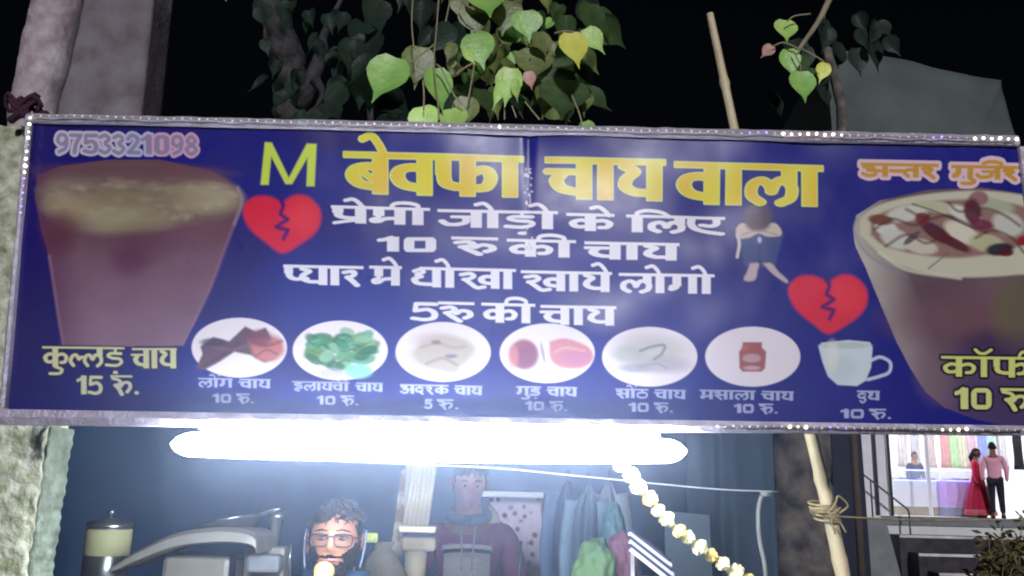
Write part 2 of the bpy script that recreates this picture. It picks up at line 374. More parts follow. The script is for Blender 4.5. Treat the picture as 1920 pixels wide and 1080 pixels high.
def paint():
    # ground colour: royal blue, violet in clouds, with centre glow and left vignette painted in
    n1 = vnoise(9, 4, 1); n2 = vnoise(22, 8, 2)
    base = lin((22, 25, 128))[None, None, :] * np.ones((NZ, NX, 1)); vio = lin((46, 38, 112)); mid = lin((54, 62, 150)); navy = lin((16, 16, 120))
    c = np.exp(-((PX - 900) / 560) ** 2 - ((PY - 560) / 330) ** 2)[..., None]  # lamp glow painted into the middle of the ground colour
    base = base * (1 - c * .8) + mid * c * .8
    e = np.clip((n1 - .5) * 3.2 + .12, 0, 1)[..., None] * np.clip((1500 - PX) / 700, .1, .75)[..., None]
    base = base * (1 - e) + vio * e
    e = np.clip((330 - PX) / 330, 0, 1)[..., None] * .7; base = base * (1 - e) + lin((40, 24, 84)) * e  # vignette painted in: left end darkened
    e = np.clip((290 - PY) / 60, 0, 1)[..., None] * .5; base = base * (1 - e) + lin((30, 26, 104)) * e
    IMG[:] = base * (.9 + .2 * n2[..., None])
    # ---------- tea glass on the left
    g = eid('tea_glass_picture')
    body = [(66, 372), (70, 330), (110, 312), (200, 300), (300, 300), (400, 322), (446, 352), (454, 376), (440, 420), (420, 470), (395, 540), (368, 600), (344, 648), (118, 648), (104, 560), (92, 480), (78, 430)]
    poly(body, (130, 92, 116), 4, 1, g)
    s = box_of(60, 296, 460, 655)
    m = EID[s] == g; X, Y = PX[s], PY[s]
    t = np.clip((Y - 400) / 240, 0, 1)[..., None]
    colr = lin((112, 74, 88)) * (1 - t) + lin((150, 118, 138)) * t
    colr = colr * (.82 + .36 * n2[s][..., None])
    edge = np.clip(1 - (X - (70 + (Y - 330) * .12)) / 60, 0, 1)[..., None] * .6; colr = colr * (1 - edge) + lin((92, 44, 86)) * edge
    IMG[s] = np.where(m[..., None], colr, IMG[s])
    foam = [(72, 356), (110, 326), (200, 312), (300, 314), (400, 334), (448, 362), (450, 388), (420, 404), (330, 420), (240, 432), (160, 424), (90, 400)]
    poly(foam, (136, 124, 108), 26, .9, smooth=True)
    fr = random.Random(12)
    for _ in range(150):
        a_ = fr.uniform(0, 6.28); q_ = sqrt(fr.random()); blob(262 + 176 * q_ * cos(a_), 372 + 46 * q_ * sin(a_), fr.uniform(5, 16), fr.uniform(3, 8), fr.choice([(164, 152, 130), (120, 100, 88), (184, 174, 146), (140, 116, 104), (110, 86, 84)]), .9, .45)
    blob(230, 322, 150, 16, (104, 66, 80), 1.0, .7); blob(330, 328, 90, 12, (116, 84, 92), 1.0, .6)
    blob(220, 402, 84, 28, (176, 172, 134), 1.3, .7); blob(380, 372, 60, 24, (180, 172, 140), .9, .8); blob(140, 385, 50, 22, (168, 150, 120), .9, .8)
    blob(260, 370, 110, 20, (140, 124, 100), .9, .6); blob(240, 424, 60, 10, (168, 156, 122), 1.1, .6)
    blob(110, 440, 26, 34, (92, 44, 62), 1.2, .7); blob(265, 455, 50, 30, (100, 60, 78), 1.2, .6); blob(245, 490, 34, 24, (100, 48, 82), .9, .6); blob(390, 440, 30, 26, (124, 78, 92), 1.2, .4)
    blob(120, 420, 36, 22, (108, 66, 76), 1.2, .5)
    line([(446, 352), (454, 378), (440, 420)], 5, (176, 160, 168), 6, .7); line([(92, 480), (104, 560), (118, 646)], 4, (176, 128, 160), 6, .6); line([(440, 420), (395, 540), (362, 608)], 4, (170, 130, 160), 7, .5)
    # ---------- coffee on the right
    g = eid('coffee_glass_picture')
    body = [(1600, 430), (1606, 404), (1650, 376), (1740, 356), (1840, 352), (1930, 366), (1990, 400), (1990, 820), (1830, 786), (1770, 764), (1735, 735), (1706, 690), (1680, 640), (1655, 580), (1622, 500), (1604, 462)]
    poly(body, (104, 78, 96), 3, 1, g)
    s = box_of(1596, 346, 2000, 830); m = EID[s] == g; X, Y = PX[s], PY[s]
    t = np.clip((Y - 500) / 280, 0, 1)[..., None]; colr = lin((112, 88, 94)) * (1 - t) + lin((78, 62, 104)) * t
    ed = np.clip(1 - (X - (1606 + np.clip(Y - 440, 0, 400) * .42)) / 70, 0, 1)[..., None]
    ec = lin((196, 190, 176)) * (1 - t) + lin((122, 96, 120)) * t
    colr = colr * (1 - ed * .85) + ec * ed * .85
    colr = colr * (.8 + .4 * n2[s][..., None]); IMG[s] = np.where(m[..., None], colr, IMG[s])
    blob(1800, 600, 120, 46, (120, 84, 88), .9, .7); blob(1860, 650, 60, 30, (58, 40, 84), .9, .7); blob(1760, 700, 40, 50, (126, 100, 102), .9, .5); blob(1900, 580, 40, 60, (110, 110, 70), .9, .6)
    poly([(1612, 440), (1616, 408), (1660, 380), (1750, 362), (1850, 358), (1940, 372), (1990, 400), (1990, 500), (1900, 516), (1800, 520), (1720, 508), (1660, 484)], (206, 204, 176), 5, 1, smooth=True)
    line([(1606, 408), (1602, 434), (1630, 480), (1700, 520)], 3, (120, 140, 160), 4, .7)
    poly([(1632, 440), (1640, 406), (1700, 384), (1780, 374), (1860, 376), (1930, 392), (1960, 430), (1900, 466), (1800, 484), (1710, 476), (1656, 460)], (150, 116, 104), 6, .9, smooth=True)
    for (x, y, rx, ry, c, r) in [(1700, 400, 40, 15, (214, 214, 196), -.2), (1662, 428, 22, 14, (220, 220, 206), .3), (1680, 448, 30, 18, (206, 210, 196), .4), (1760, 388, 44, 11, (196, 196, 160), .2), (1812, 404, 34, 14, (226, 222, 206), .5),
                                 (1726, 462, 32, 14, (210, 206, 180), .2), (1804, 436, 36, 17, (226, 222, 196), .5), (1850, 456, 34, 17, (190, 190, 150), .2), (1862, 384, 40, 12, (176, 184, 150), .2), (1890, 420, 30, 22, (204, 206, 190), .4), (1744, 424, 26, 10, (120, 130, 150), .5), (1835, 372, 18, 14, (150, 104, 112), 0)]:
        blob(x, y, rx, ry, c, .35, .95, rot=r)
    for (x, y, rx, ry, c, r) in [(1652, 412, 24, 10, (120, 70, 52), .1), (1756, 436, 36, 13, (84, 28, 44), .6), (1790, 456, 32, 9, (96, 34, 44), .5), (1824, 396, 16, 24, (84, 24, 44), -.2), (1710, 446, 20, 6, (92, 84, 96), -.7), (1874, 468, 26, 12, (28, 22, 48), -.1), (1886, 474, 14, 7, (92, 20, 34), 0), (1840, 420, 22, 10, (120, 36, 70), .2), (1918, 452, 12, 9, (150, 34, 40), 0), (1730, 410, 14, 12, (128, 50, 60), .3)]:
        blob(x, y, rx, ry, c, .4, .95, rot=r)
    for q_ in ([(1640, 430), (1672, 410), (1716, 422), (1742, 404)], [(1700, 392), (1740, 410), (1776, 404), (1816, 420), (1850, 436)], [(1660, 462), (1700, 440), (1736, 456), (1770, 446), (1810, 470)], [(1780, 380), (1800, 396), (1842, 390), (1880, 402), (1912, 424)], [(1830, 446), (1860, 432), (1896, 446), (1920, 474)]): line(q_, 5, (84, 44, 44), 5, .75)
    line([(1712, 382), (1760, 398), (1830, 430)], 3, (60, 66, 76), 3, .8); line([(1778, 474), (1740, 504)], 3, (100, 110, 120), 3, .8); line([(1648, 474), (1700, 506), (1800, 522)], 6, (226, 224, 196), 5, .7)
    # ---------- broken hearts
    for hx, hy, sc in ((530, 420, 1.0), (1553, 570, 1.02)):
        g = eid('broken_heart_picture')
        P_ = [(0, -36), (10, -47), (30, -54), (52, -48), (70, -26), (70, 0), (58, 20), (34, 38), (0, 55), (-30, 36), (-56, 14), (-72, -12), (-72, -34), (-54, -50), (-30, -52), (-12, -46)]
        P_ = [(hx + a * sc, hy + b * sc) for a, b in P_]
        poly(P_, (232, 46, 74), 7, 1, g, smooth=True)
        blob(hx + 34, hy - 12, 30, 28, (250, 72, 84), .9, .6); blob(hx - 40, hy - 12, 24, 26, (240, 44, 72), .9, .5)
        line([(hx - 4, hy - 48), (hx + 2, hy - 34), (hx - 4, hy - 18), (hx + 10, hy - 8), (hx - 12, hy + 6), (hx + 10, hy + 12), (hx + 2, hy + 28)], 7, (70, 26, 120), 5, .95, smooth=False)
    # ---------- picture of a sad figure sitting, head on folded arms
    g = eid('sitting_figure_picture')
    poly([(1386, 446), (1392, 434), (1462, 434), (1466, 452), (1458, 480), (1450, 500), (1400, 500), (1392, 480)], (66, 84, 140), 5, .85, g, smooth=True)
    line([(1424, 446), (1424, 498)], 3, (40, 54, 104), 4, .7)
    poly([(1406, 494), (1400, 510), (1394, 524), (1404, 528), (1416, 524), (1420, 508), (1422, 494)], (206, 186, 190), 4, .9, g, smooth=True)
    poly([(1430, 494), (1442, 508), (1456, 520), (1474, 531), (1476, 525), (1460, 510), (1446, 494)], (206, 188, 192), 4, .9, g, smooth=True)
    poly([(1380, 428), (1392, 418), (1420, 424), (1450, 418), (1464, 430), (1463, 442), (1440, 444), (1422, 438), (1404, 446), (1382, 446)], (216, 200, 186), 3.5, .95, g, smooth=True)
    line([(1383, 440), (1386, 458), (1382, 482)], 6, (222, 216, 214), 2.5, 1, g)
    blob(1421, 404, 27, 24, (84, 72, 96), .35, 1, g); blob(1421, 420, 22, 14, (92, 74, 90), .5, .9)
    line([(1392, 440), (1420, 432), (1456, 440)], 2, (160, 138, 136), 3, .8); blob(1424, 450, 4, 6, (190, 210, 230), .5, .9); blob(1412, 394, 12, 8, (110, 96, 118), .9, .6)
    # ---------- seven oval pictures
    ov = [(449, 652, 'clove_picture'), (638, 657, 'cardamom_picture'), (831, 660, 'ginger_picture'), (1026, 662, 'jaggery_picture'), (1218, 669, 'dry_ginger_picture'), (1411, 669, 'spice_jar_picture')]
    for cx, cy, nm in ov:
        g = eid(nm); blob(cx, cy, 89, 56, (246, 238, 242), .03, 1, g)
    poly([(368, 690), (380, 664), (376, 650), (400, 632), (430, 640), (460, 612), (480, 622), (498, 614), (510, 636), (500, 664), (520, 672), (496, 680), (470, 666), (440, 660), (410, 680), (384, 694)], (104, 74, 88), 4, 1)
    poly([(466, 640), (520, 630), (534, 660), (510, 678), (480, 672)], (206, 128, 120), 9, .85, smooth=True); line([(470, 640), (500, 648), (528, 640)], 6, (150, 74, 80), 5, .8); line([(480, 668), (500, 656), (520, 664)], 4, (140, 84, 90), 4, .8); blob(488, 634, 22, 16, (128, 70, 86), .6, .8); line([(384, 686), (420, 664), (452, 640)], 4, (70, 46, 60), 4, .7); line([(396, 650), (430, 656), (470, 648)], 3, (140, 110, 110), 4, .6); blob(400, 642, 24, 8, (70, 60, 80), .5, .8)
    r = random.Random(3)
    for i in range(46):
        a = r.uniform(0, 6.28); q = sqrt(r.random()) * .86; x, y = 640 + 74 * q * cos(a), 655 + 42 * q * sin(a)
        blob(x, y, r.uniform(12, 20), r.uniform(7, 10), r.choice([(72, 150, 98), (104, 176, 130), (52, 122, 76), (144, 196, 150), (120, 160, 84)]), .4, .9, rot=r.uniform(-.6, .6))
    for i in range(14):
        a = r.uniform(0, 6.28); q = sqrt(r.random()) * .8; x, y = 640 + 70 * q * cos(a), 655 + 40 * q * sin(a)
        line([(x - 12, y - 3), (x, y), (x + 12, y - 4)], 2, (26, 100, 70), 3, .7)
    blob(672, 696, 26, 14, (140, 226, 190), .4, .9); blob(622, 700, 26, 10, (190, 190, 200), .5, .6)
    for (x, y, rx, ry, c) in [(815, 640, 40, 16, (226, 206, 200)), (800, 668, 46, 20, (222, 220, 206)), (850, 662, 40, 20, (212, 212, 214)), (818, 640, 10, 4, (180, 140, 150)), (842, 666, 12, 4, (150, 150, 164)), (826, 684, 22, 6, (170, 160, 166)), (846, 690, 14, 8, (168, 164, 180)), (806, 678, 16, 4, (176, 170, 176))]:
        blob(x, y, rx, ry, c, .7, .9)
    poly([(772, 664), (790, 640), (826, 628), (868, 634), (890, 652), (876, 678), (850, 700), (806, 694), (784, 682)], (206, 194, 178), 9, .8, smooth=True)
    line([(790, 652), (820, 644), (850, 652), (872, 650)], 4, (176, 150, 136), 5, .7); line([(800, 682), (830, 672), (856, 684)], 5, (150, 140, 140), 5, .7); blob(818, 642, 9, 4, (160, 120, 128), .6, .9); blob(846, 668, 12, 4, (136, 136, 150), .6, .9)
    blob(982, 664, 27, 28, (176, 110, 124), .25, 1); blob(988, 668, 20, 22, (150, 96, 128), .7, .8); blob(962, 668, 10, 22, (224, 150, 150), .6, .7)
    poly([(1030, 640), (1060, 634), (1102, 650), (1112, 672), (1090, 690), (1050, 688), (1032, 672)], (222, 152, 160), 5, .95, smooth=True); blob(1078, 672, 30, 14, (206, 140, 170), .6, .8); line([(1040, 660), (1060, 652), (1096, 658)], 3, (240, 190, 180), 4, .8)
    blob(1018, 662, 3, 20, (170, 160, 170), .6, .8, rot=-.2)
    for (x, y, rx, ry, c) in [(1218, 660, 66, 30, (206, 206, 196)), (1180, 664, 30, 16, (190, 194, 186)), (1240, 684, 50, 16, (196, 190, 196)), (1190, 690, 30, 8, (176, 176, 184))]: blob(x, y, rx, ry, c, .7, .8)
    line([(1200, 658), (1222, 650), (1246, 648), (1240, 664), (1226, 674)], 5, (140, 146, 152), 4, .9); line([(1196, 688), (1230, 682), (1250, 690)], 4, (170, 166, 170), 4, .8)
    poly([(1392, 642), (1428, 642), (1428, 652), (1436, 660), (1434, 690), (1428, 697), (1392, 697), (1386, 690), (1385, 660), (1391, 652)], (176, 102, 104), 3, 1); blob(1409, 672, 17, 8, (206, 176, 176), .4, .9); blob(1409, 690, 16, 4, (220, 200, 200), .5, .7); blob(1396, 652, 6, 5, (206, 120, 110), .5, .7)
    # cup
    g = eid('white_cup_picture')
    line([(1632, 676), (1650, 670), (1668, 680), (1666, 698), (1648, 706), (1626, 712)], 6, (206, 216, 236), 2.5, 1, g)
    poly([(1534, 650), (1540, 643), (1590, 638), (1630, 642), (1635, 652), (1632, 690), (1622, 714), (1606, 724), (1570, 722), (1552, 706), (1542, 680)], (216, 230, 232), 2.5, 1, g)
    blob(1584, 648, 46, 6, (190, 206, 196), .4, .8); blob(1580, 690, 24, 22, (196, 220, 222), .8, .8); blob(1560, 668, 12, 26, (240, 240, 226), .8, .7)
    # ---------- lettering
    g = eid('phone_number_lettering')
    for k_, (tx) in enumerate(['97533', '21', '098']):
        x0 = (103, 236, 287)[k_]; x1 = (236, 287, 372)[k_]
        text(list(tx), x0, x1, 249 + (x0 - 103) * .02, 36, 11, 6, .03, (150, 140, 170), g, halo=((206, 200, 214), (190, 190, 220), (216, 170, 192))[k_], halow=4.5)
    YL, YH = (240, 228, 74), (228, 248, 136)
    g = eid('letter_m_lettering')
    poly([(497, 267), (510, 268), (542, 334), (576, 270), (594, 271), (590, 350), (575, 350), (577, 296), (548, 346), (536, 346), (509, 294), (504, 347), (489, 347)], (216, 240, 90), 3, 1, g)
    g = eid('headline_lettering')
    for w, x0, x1, y0 in ((['ba', 'e', 'va', 'pha', 'aa'], 648, 978, 290), (['cha', 'aa', 'ya'], 1026, 1244, 300), (['va', 'aa', 'la', 'aa'], 1268, 1540, 309)):
        text(w, x0, x1, y0, 71, 27, 9, .024, YL, g, headext=3, halo=YH, halow=2.0, tint=(240, 206, 60))
    g = eid('offer_lettering')
    WH = (250, 248, 255)
    for w, x0, x1, y0, h in ((['pra', 'e', 'ma', 'ii'], 623, 804, 388, 30), (['ja', 'o', 'dda', 'o'], 822, 1044, 394, 31), (['ka', 'e'], 1064, 1150, 402, 30), (['i', 'la', 'ey'], 1176, 1358, 405, 30),
                             (['1', '0'], 706, 822, 443, 28), (['ru'], 848, 932, 446, 30), (['ka', 'ii'], 952, 1078, 450, 30), (['cha', 'aa', 'ya'], 1098, 1272, 455, 30)):
        text(w, x0, x1, y0, h, 21, 5.5, .022, WH, g, headext=2)
    for w, x0, x1, y0, h in ((['pya', 'aa', 'ra'], 533, 680, 499, 34), (['ma', 'e'], 694, 752, 501, 34), (['dha', 'o', 'kha', 'aa'], 770, 966, 503, 35), (['kha', 'aa', 'ya', 'e'], 978, 1146, 509, 35), (['la', 'o', 'ga', 'o'], 1162, 1338, 514, 34),
                             (['5', 'ru'], 770, 888, 567, 34), (['ka', 'ii'], 904, 1002, 570, 34), (['cha', 'aa', 'ya'], 1015, 1154, 574, 34)):
        text(w, x0, x1, y0, h, 16.5, 5.5, .02, WH, g, headext=1.5)
    for w, x0, x1, y0, h, nm in ((['ku', 'lla', 'dda'], 78, 232, 651, 36, 'clay_cup_tea_lettering'), (['cha', 'aa', 'ya'], 246, 332, 654, 36, 0)):
        if nm: g = eid(nm)
        text(w, x0, x1, y0, h, 11, 4, .01, (226, 226, 176), g, halo=(40, 24, 60), halow=2.5)
    text(['1', '5'], 142, 192, 704, 35, 9, 5, .01, (222, 226, 186), g, halo=(40, 30, 70), halow=2.5); text(['runi', '.'], 206, 262, 705, 34, 10, 4, .01, (222, 222, 196), g, halo=(40, 30, 70), halow=2.5)
    g = eid('owner_name_lettering')
    for w, x0, x1, y0 in ((['a', 'nta', 'ra'], 1614, 1760, 307), (['gu', 'rja', 'ra'], 1784, 1912, 312)):
        text(w, x0, x1, y0, 23, 11, 6, .022, (206, 156, 60), g, halo=(232, 200, 206), halow=6)
    g = eid('coffee_lettering')
    text(['ka', 'au_candra', 'pha', 'ii'], 1764, 1966, 670, 36, 12, 5, .012, (222, 226, 130), g, halo=(20, 16, 40), halow=4)
    text(['1', '0'], 1788, 1862, 727, 40, 11, 7, .012, (222, 226, 140), g, halo=(20, 16, 40), halow=4); text(['runi', '.'], 1876, 1950, 730, 38, 12, 5, .012, (222, 226, 140), g, halo=(20, 16, 40), halow=4)
    SM = (184, 190, 226)
    sm = [([('la', 'oN', 'ga'), ('cha', 'aa', 'ya')], 372, 508, 710, '10', 398, 478, 738, .75), ([('ee', 'la', 'aa', 'ya', 'cha', 'ii'), ('cha', 'aa', 'ya')], 548, 718, 716, '10', 594, 674, 742, .6),
          ([('a', 'dda2', 'ra', 'ka'), ('cha', 'aa', 'ya')], 750, 904, 722, '5', 796, 862, 749, .9), ([('gu', 'dda'), ('cha', 'aa', 'ya')], 968, 1082, 725, '10', 984, 1066, 752, .9),
          ([('sa', 'oN', 'tha'), ('cha', 'aa', 'ya')], 1154, 1286, 730, '10', 1178, 1264, 755, .85), ([('ma', 'sa', 'aa', 'la', 'aa'), ('cha', 'aa', 'ya')], 1312, 1488, 732, '10', 1376, 1460, 757, .95),
          ([('du', 'dha')], 1606, 1648, 734, '10', 1574, 1672, 767, 1.0)]
    for words, x0, x1, y0, pr, p0, p1, py, al in sm:
        g = eid('price_lettering'); tot = [sum(A[l][0] for l in w) for w in words]; gap = 12 if len(words) > 1 else 0
        k = (x1 - x0 - gap) / sum(tot); x = x0
        for w, t_ in zip(words, tot):
            text(list(w), x, x + t_ * k, y0 + (x - x0) * .02, 16, 6.5, 3, .018, SM, g, alpha=al); x += t_ * k + gap
        m_ = p0 + (p1 - p0) * (.52 if pr == '10' else .3)
        text(list(pr), p0, m_ - 5, py, 17, 5.5, 3.5, .016, SM, g, alpha=al); text(['runi', '.'], m_ + 3, p1, py + 1, 17, 6.5, 3, .016, SM, g, alpha=al)
    # worn spots along the middle seam of the print
    rr = random.Random(5)
    for i in range(26):
        x = 991 + rr.uniform(-7, 7); y = rr.uniform(312, 384) if i < 17 else rr.uniform(420, 468)
        blob(x, y, rr.uniform(1.2, 3), rr.uniform(1.5, 4), (226, 222, 240), .5, .9)
    # darker band along the top edge, below the strip of the frame
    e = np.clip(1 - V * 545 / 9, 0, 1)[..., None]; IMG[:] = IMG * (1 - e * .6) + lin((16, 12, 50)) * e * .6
# ------------------------------------------------------------------ banner as geometry
paint()
def build_banner():
    root = empty('shop_banner', QBL.lerp(QBR, .5))
    tag(root, 'long blue printed tea shop banner with yellow Hindi headline, hung over the stall', 'banner')
    inv = -root.location
    # wrinkles of the sheet: a deep fold under the middle of the top edge, slack at the left, soft waves elsewhere
    a = np.exp(-((PX - 992) / 9) ** 2) * np.exp(-np.clip(PY - 245, 0, 999) / 55) * .006
    b = np.exp(-((PX - 1075) / 60) ** 2) * np.exp(-np.clip(PY - 245, 0, 999) / 34) * -.010
    c = (vnoise(9, 3, 11, 2) - .5) * .010 + (vnoise(34, 5, 12, 2) - .5) * .0007
    d = np.exp(-((PX - 120 - (PY - 250) * .3) / 60) ** 2) * .004
    off = a + b + c + d
    v = XYZ.reshape(-1, 3).copy(); v[:, 1] += off.reshape(-1); v += np.array(inv)
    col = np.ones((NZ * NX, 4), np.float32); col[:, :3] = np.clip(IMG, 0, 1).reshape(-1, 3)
    m = bpy.data.materials.new('printed_vinyl'); m.use_nodes = True; nt = m.node_tree; bs = nt.nodes['Principled BSDF']
    at_ = nt.nodes.new('ShaderNodeAttribute'); at_.attribute_name = 'print'; nt.links.new(at_.outputs['Color'], bs.inputs['Base Color'])
    bs.inputs['Roughness'].default_value = .36; bs.inputs['Specular IOR Level'].default_value = .2
    nz = nt.nodes.new('ShaderNodeTexNoise'); nz.inputs['Scale'].default_value = 26; nz.inputs['Detail'].default_value = 5
    tc = nt.nodes.new('ShaderNodeTexCoord'); nt.links.new(tc.outputs['Object'], nz.inputs['Vector'])
    mr = nt.nodes.new('ShaderNodeMapRange'); mr.inputs[3].default_value = .24; mr.inputs[4].default_value = .34
    nt.links.new(nz.outputs['Fac'], mr.inputs[0]); nt.links.new(mr.outputs[0], bs.inputs['Roughness'])
    ids = EID[:-1, :-1]
    ii, jj = np.meshgrid(np.arange(NZ - 1), np.arange(NX - 1), indexing='ij')
    q = np.stack([ii * NX + jj, (ii + 1) * NX + jj, (ii + 1) * NX + jj + 1, ii * NX + jj + 1], -1)
    for k, nm in enumerate(ENAMES):
        f = q[ids == k]
        if len(f) == 0: continue
        used, inv_ = np.unique(f.reshape(-1), return_inverse=True)
        me = bpy.data.meshes.new(nm); n = len(f)
        me.vertices.add(len(used)); me.vertices.foreach_set('co', v[used].astype(np.float32).reshape(-1))
        me.loops.add(n * 4); me.loops.foreach_set('vertex_index', inv_.reshape(-1).astype(np.int32))
        me.polygons.add(n); me.polygons.foreach_set('loop_start', np.arange(0, n * 4, 4, dtype=np.int32))
        me.polygons.foreach_set('use_smooth', np.ones(n, bool))
        me.update(calc_edges=True)
        ca = me.color_attributes.new('print', 'FLOAT_COLOR', 'POINT'); ca.data.foreach_set('color', col[used].reshape(-1))
        mobj(nm, me, m, root)
    # ---- frame bars wrapped in crumpled silver tape
    foil = mat('silver_tape', L(186, 178, 192), .34, .12, .14, 30, .5, 90)
    back = box('backing_board', (0, 0, 0), (.01, .01, .01), mat('dark_cloth', (.02, .02, .025, 1), .9), root)
    bm = bmesh.new()
    P4 = [Vector(p) + inv for p in (QTL, QTR, QBR, QBL)]
    vv = [bm.verts.new(p + Vector((0, .022, 0))) for p in P4] + [bm.verts.new(p + Vector((0, .034, 0))) for p in P4]
    for f in ((0, 1, 2, 3), (7, 6, 5, 4), (0, 4, 5, 1), (1, 5, 6, 2), (2, 6, 7, 3), (3, 7, 4, 0)): bm.faces.new([vv[i] for i in f])
    bm.to_mesh(back.data); bm.free()
    def bar(name, pa, pb, ha, hb, up):
        n = 90; bm = bmesh.new(); rings = []
        for i in range(n + 1):
            t = i / n; p = pa.lerp(pb, t) + inv; h = ha + (hb - ha) * t; w = [random.uniform(-.0013, .0013) for _ in range(6)]
            sec = [(0, .02), (0, -.014 + w[0]), (h * .5 + w[1], -.018 + w[2]), (h + w[3], -.012 + w[4]), (h, .02)]
            rings.append([bm.verts.new(p + up * a_ + Vector((0, b_, 0))) for a_, b_ in sec])
        for r0, r1 in zip(rings, rings[1:]):
            for k in range(5): bm.faces.new((r0[k], r1[k], r1[(k + 1) % 5], r0[(k + 1) % 5]))
        bm.faces.new(rings[0]); bm.faces.new(list(reversed(rings[-1])))
        bmesh.ops.recalc_face_normals(bm, faces=bm.faces)
        return from_bm(name, bm, foil, root)
    s = mpp(BY)
    bar('frame_bar', QTL - Vector((.012, 0, 0)), QTR, 17 * s, 21 * s, Vector((0, 0, 1)))
    bar('frame_bar', QBL - Vector((.012, 0, 0)), QBR, 28 * s, 17 * s, Vector((0, 0, -1)))
    bar('frame_bar', QTL + Vector((0, 0, -.004)), QBL + Vector((0, 0, .004)), 9 * s, 11 * s, Vector((-1, 0, 0)))
    bar('frame_bar', QTR + Vector((0, 0, -.004)), QBR + Vector((0, 0, .004)), 12 * s, 12 * s, Vector((1, 0, 0)))
    return root
banner = build_banner()

# ---- string of small lamps round the frame
def string_light():
    root = empty('string_light', at(60, 214, BY)); tag(root, 'string light of tiny warm and violet bulbs round the edge of the blue banner', 'string light')
    inv = -root.location
    wire = mat('clear_wire', L(150, 150, 140), .4); mw = glow('warm_bulb', (1.0, .93, .62, 1), 3.5); md = glow('dim_bulb', (1.0, .9, .7, 1), .12); mv = glow('violet_bulb', (.30, .10, 1.0, 1), 1.6)
    prof = [(0, -.0052), (.003, -.0044), (.0045, -.0014), (.0045, .0014), (.003, .0044), (0, .0052)]
    bm = bmesh.new(); b_lathe(bm, prof, 8); me = bpy.data.meshes.new('bulb'); bm.to_mesh(me); bm.free()
    for p in me.polygons: p.use_smooth = True
    mes = {}
    for k, mm in (('w', mw), ('d', md), ('v', mv)):
        c = me.copy(); c.materials.append(mm); mes[k] = c
    def run(p0, p1, n, kind):
        pts = []
        for i in range(n + 1):
            t = i / n; px = p0[0] + (p1[0] - p0[0]) * t; py = p0[1] + (p1[1] - p0[1]) * t
            p = at(px, py + random.uniform(-1.2, 1.2), BY - .024) + inv; pts.append(p)
            k = kind(px, py)
            if k:
                o = bpy.data.objects.new('bulb', mes[k]); COL.objects.link(o); o.parent = root; o.location = p + Vector((0, -.004, 0)); o.rotation_euler = (random.uniform(-.6, .6), random.uniform(0, 3), 0)
                q = random.uniform(.55, .95) * (1.0 if k == 'w' else .7); o.scale = (q, q, q)
        tube('wire', pts, .0018, wire, root, 5)
    def top(x, y):
        if 1390 < x < 1440 or 1745 < x < 1790: return 'v'
        if 280 < x < 400: return random.choice('wddd')
        if x < 270 : return random.choice('ddd')
        if 500 < x < 1010: return random.choice('wddd')
        if 1455 < x < 1580 or x > 1825: return 'w'
        return random.choice('ddd')
    run((62, 217), (1905, 262), 118, top)
    run((58, 222), (40, 400), 14, lambda x, y: 'w' if y < 330 and random.random() < .7 else 'v' if y > 330 else 'd')
    run((1345, 799), (1916, 807), 38, lambda x, y: 'v' if 1545 < x < 1615 else 'w' if (1760 < x < 1820 or 1480 < x < 1520) else 'd')
string_light()

# ---- the tube lamp in front of the lower edge
TY = 1.944
def tube_lamp():
    a, b = at(322, 833, TY), at(1286, 846, TY)
    root = empty('tube_lamp', (a + b) / 2); tag(root, 'long glowing white tube lamp hanging below the blue banner', 'lamp'); inv = -root.location
    ax = (b - a).normalized(); ln = (b - a).length; n = 90; r = .033
    pts = [a + inv + ax * ln * (.5 - .5 * cos(pi * i / n)) for i in range(n + 1)]
    rad = [max(.003, r * (1 - abs(2 * i / n - 1) ** 14) ** .5) for i in range(n + 1)]
    pts = []; rad = []
    for i in range(n + 1):
        t = i / n; e = min(t, 1 - t) * ln; pts.append(a + inv + ax * ln * t); rad.append(r * (.74 + .26 * min(1, 4 * min(t, 1 - t)) ** .5) * sqrt(max(.03, 1 - max(0, 1 - e / .05) ** 2)))
    tube('bloom_tube', pts, rad, glow('tube_glow', (.86, .92, 1.0, 1), TUBE_S), root, 16)  # tube thickened and tapered to the outline of its glare
    wm = mat('white_batten', (.7, .7, .72, 1), .4)
    box('batten', (0, .012, .048), (ln * .9, .03, .022), wm, root, rot=ax.to_track_quat('X', 'Z'))
    for t in (.18, .82):
        p = a + inv + ax * ln * t; tube('hook', [p + Vector((0, .05, .03)), p + Vector((0, .06, .06)), p + Vector((0, .03, .10))], .003, wm, root, 6)
TUBE_S = 150.0
tube_lamp()

# haze added round the lamp to give its lens glow, thinning outwards
bm = bmesh.new(); bmesh.ops.create_icosphere(bm, subdivisions=4, radius=1)
hz = from_bm('glow_haze', bm, None, None, True); hz.location = at(840, 800, 1.86); hz.scale = (1.4, .6, .55)
hm = bpy.data.materials.new('glow_haze_air'); hm.use_nodes = True; nt = hm.node_tree; nt.nodes.remove(nt.nodes['Principled BSDF']); pv = nt.nodes.new('ShaderNodeVolumePrincipled')
tc = nt.nodes.new('ShaderNodeTexCoord'); gr = nt.nodes.new('ShaderNodeTexGradient'); gr.gradient_type = 'SPHERICAL'; nt.links.new(tc.outputs['Object'], gr.inputs[0])
mu = nt.nodes.new('ShaderNodeMath'); mu.operation = 'MULTIPLY'; mu.inputs[1].default_value = .17; nt.links.new(gr.outputs['Fac'], mu.inputs[0]); nt.links.new(mu.outputs[0], pv.inputs['Density'])
pv.inputs['Color'].default_value = (.56, .70, 1.0, 1); pv.inputs['Anisotropy'].default_value = 0.1
nt.links.new(pv.outputs[0], nt.nodes['Material Output'].inputs['Volume']); hz.data.materials.append(hm); tag(hz, kind='stuff')
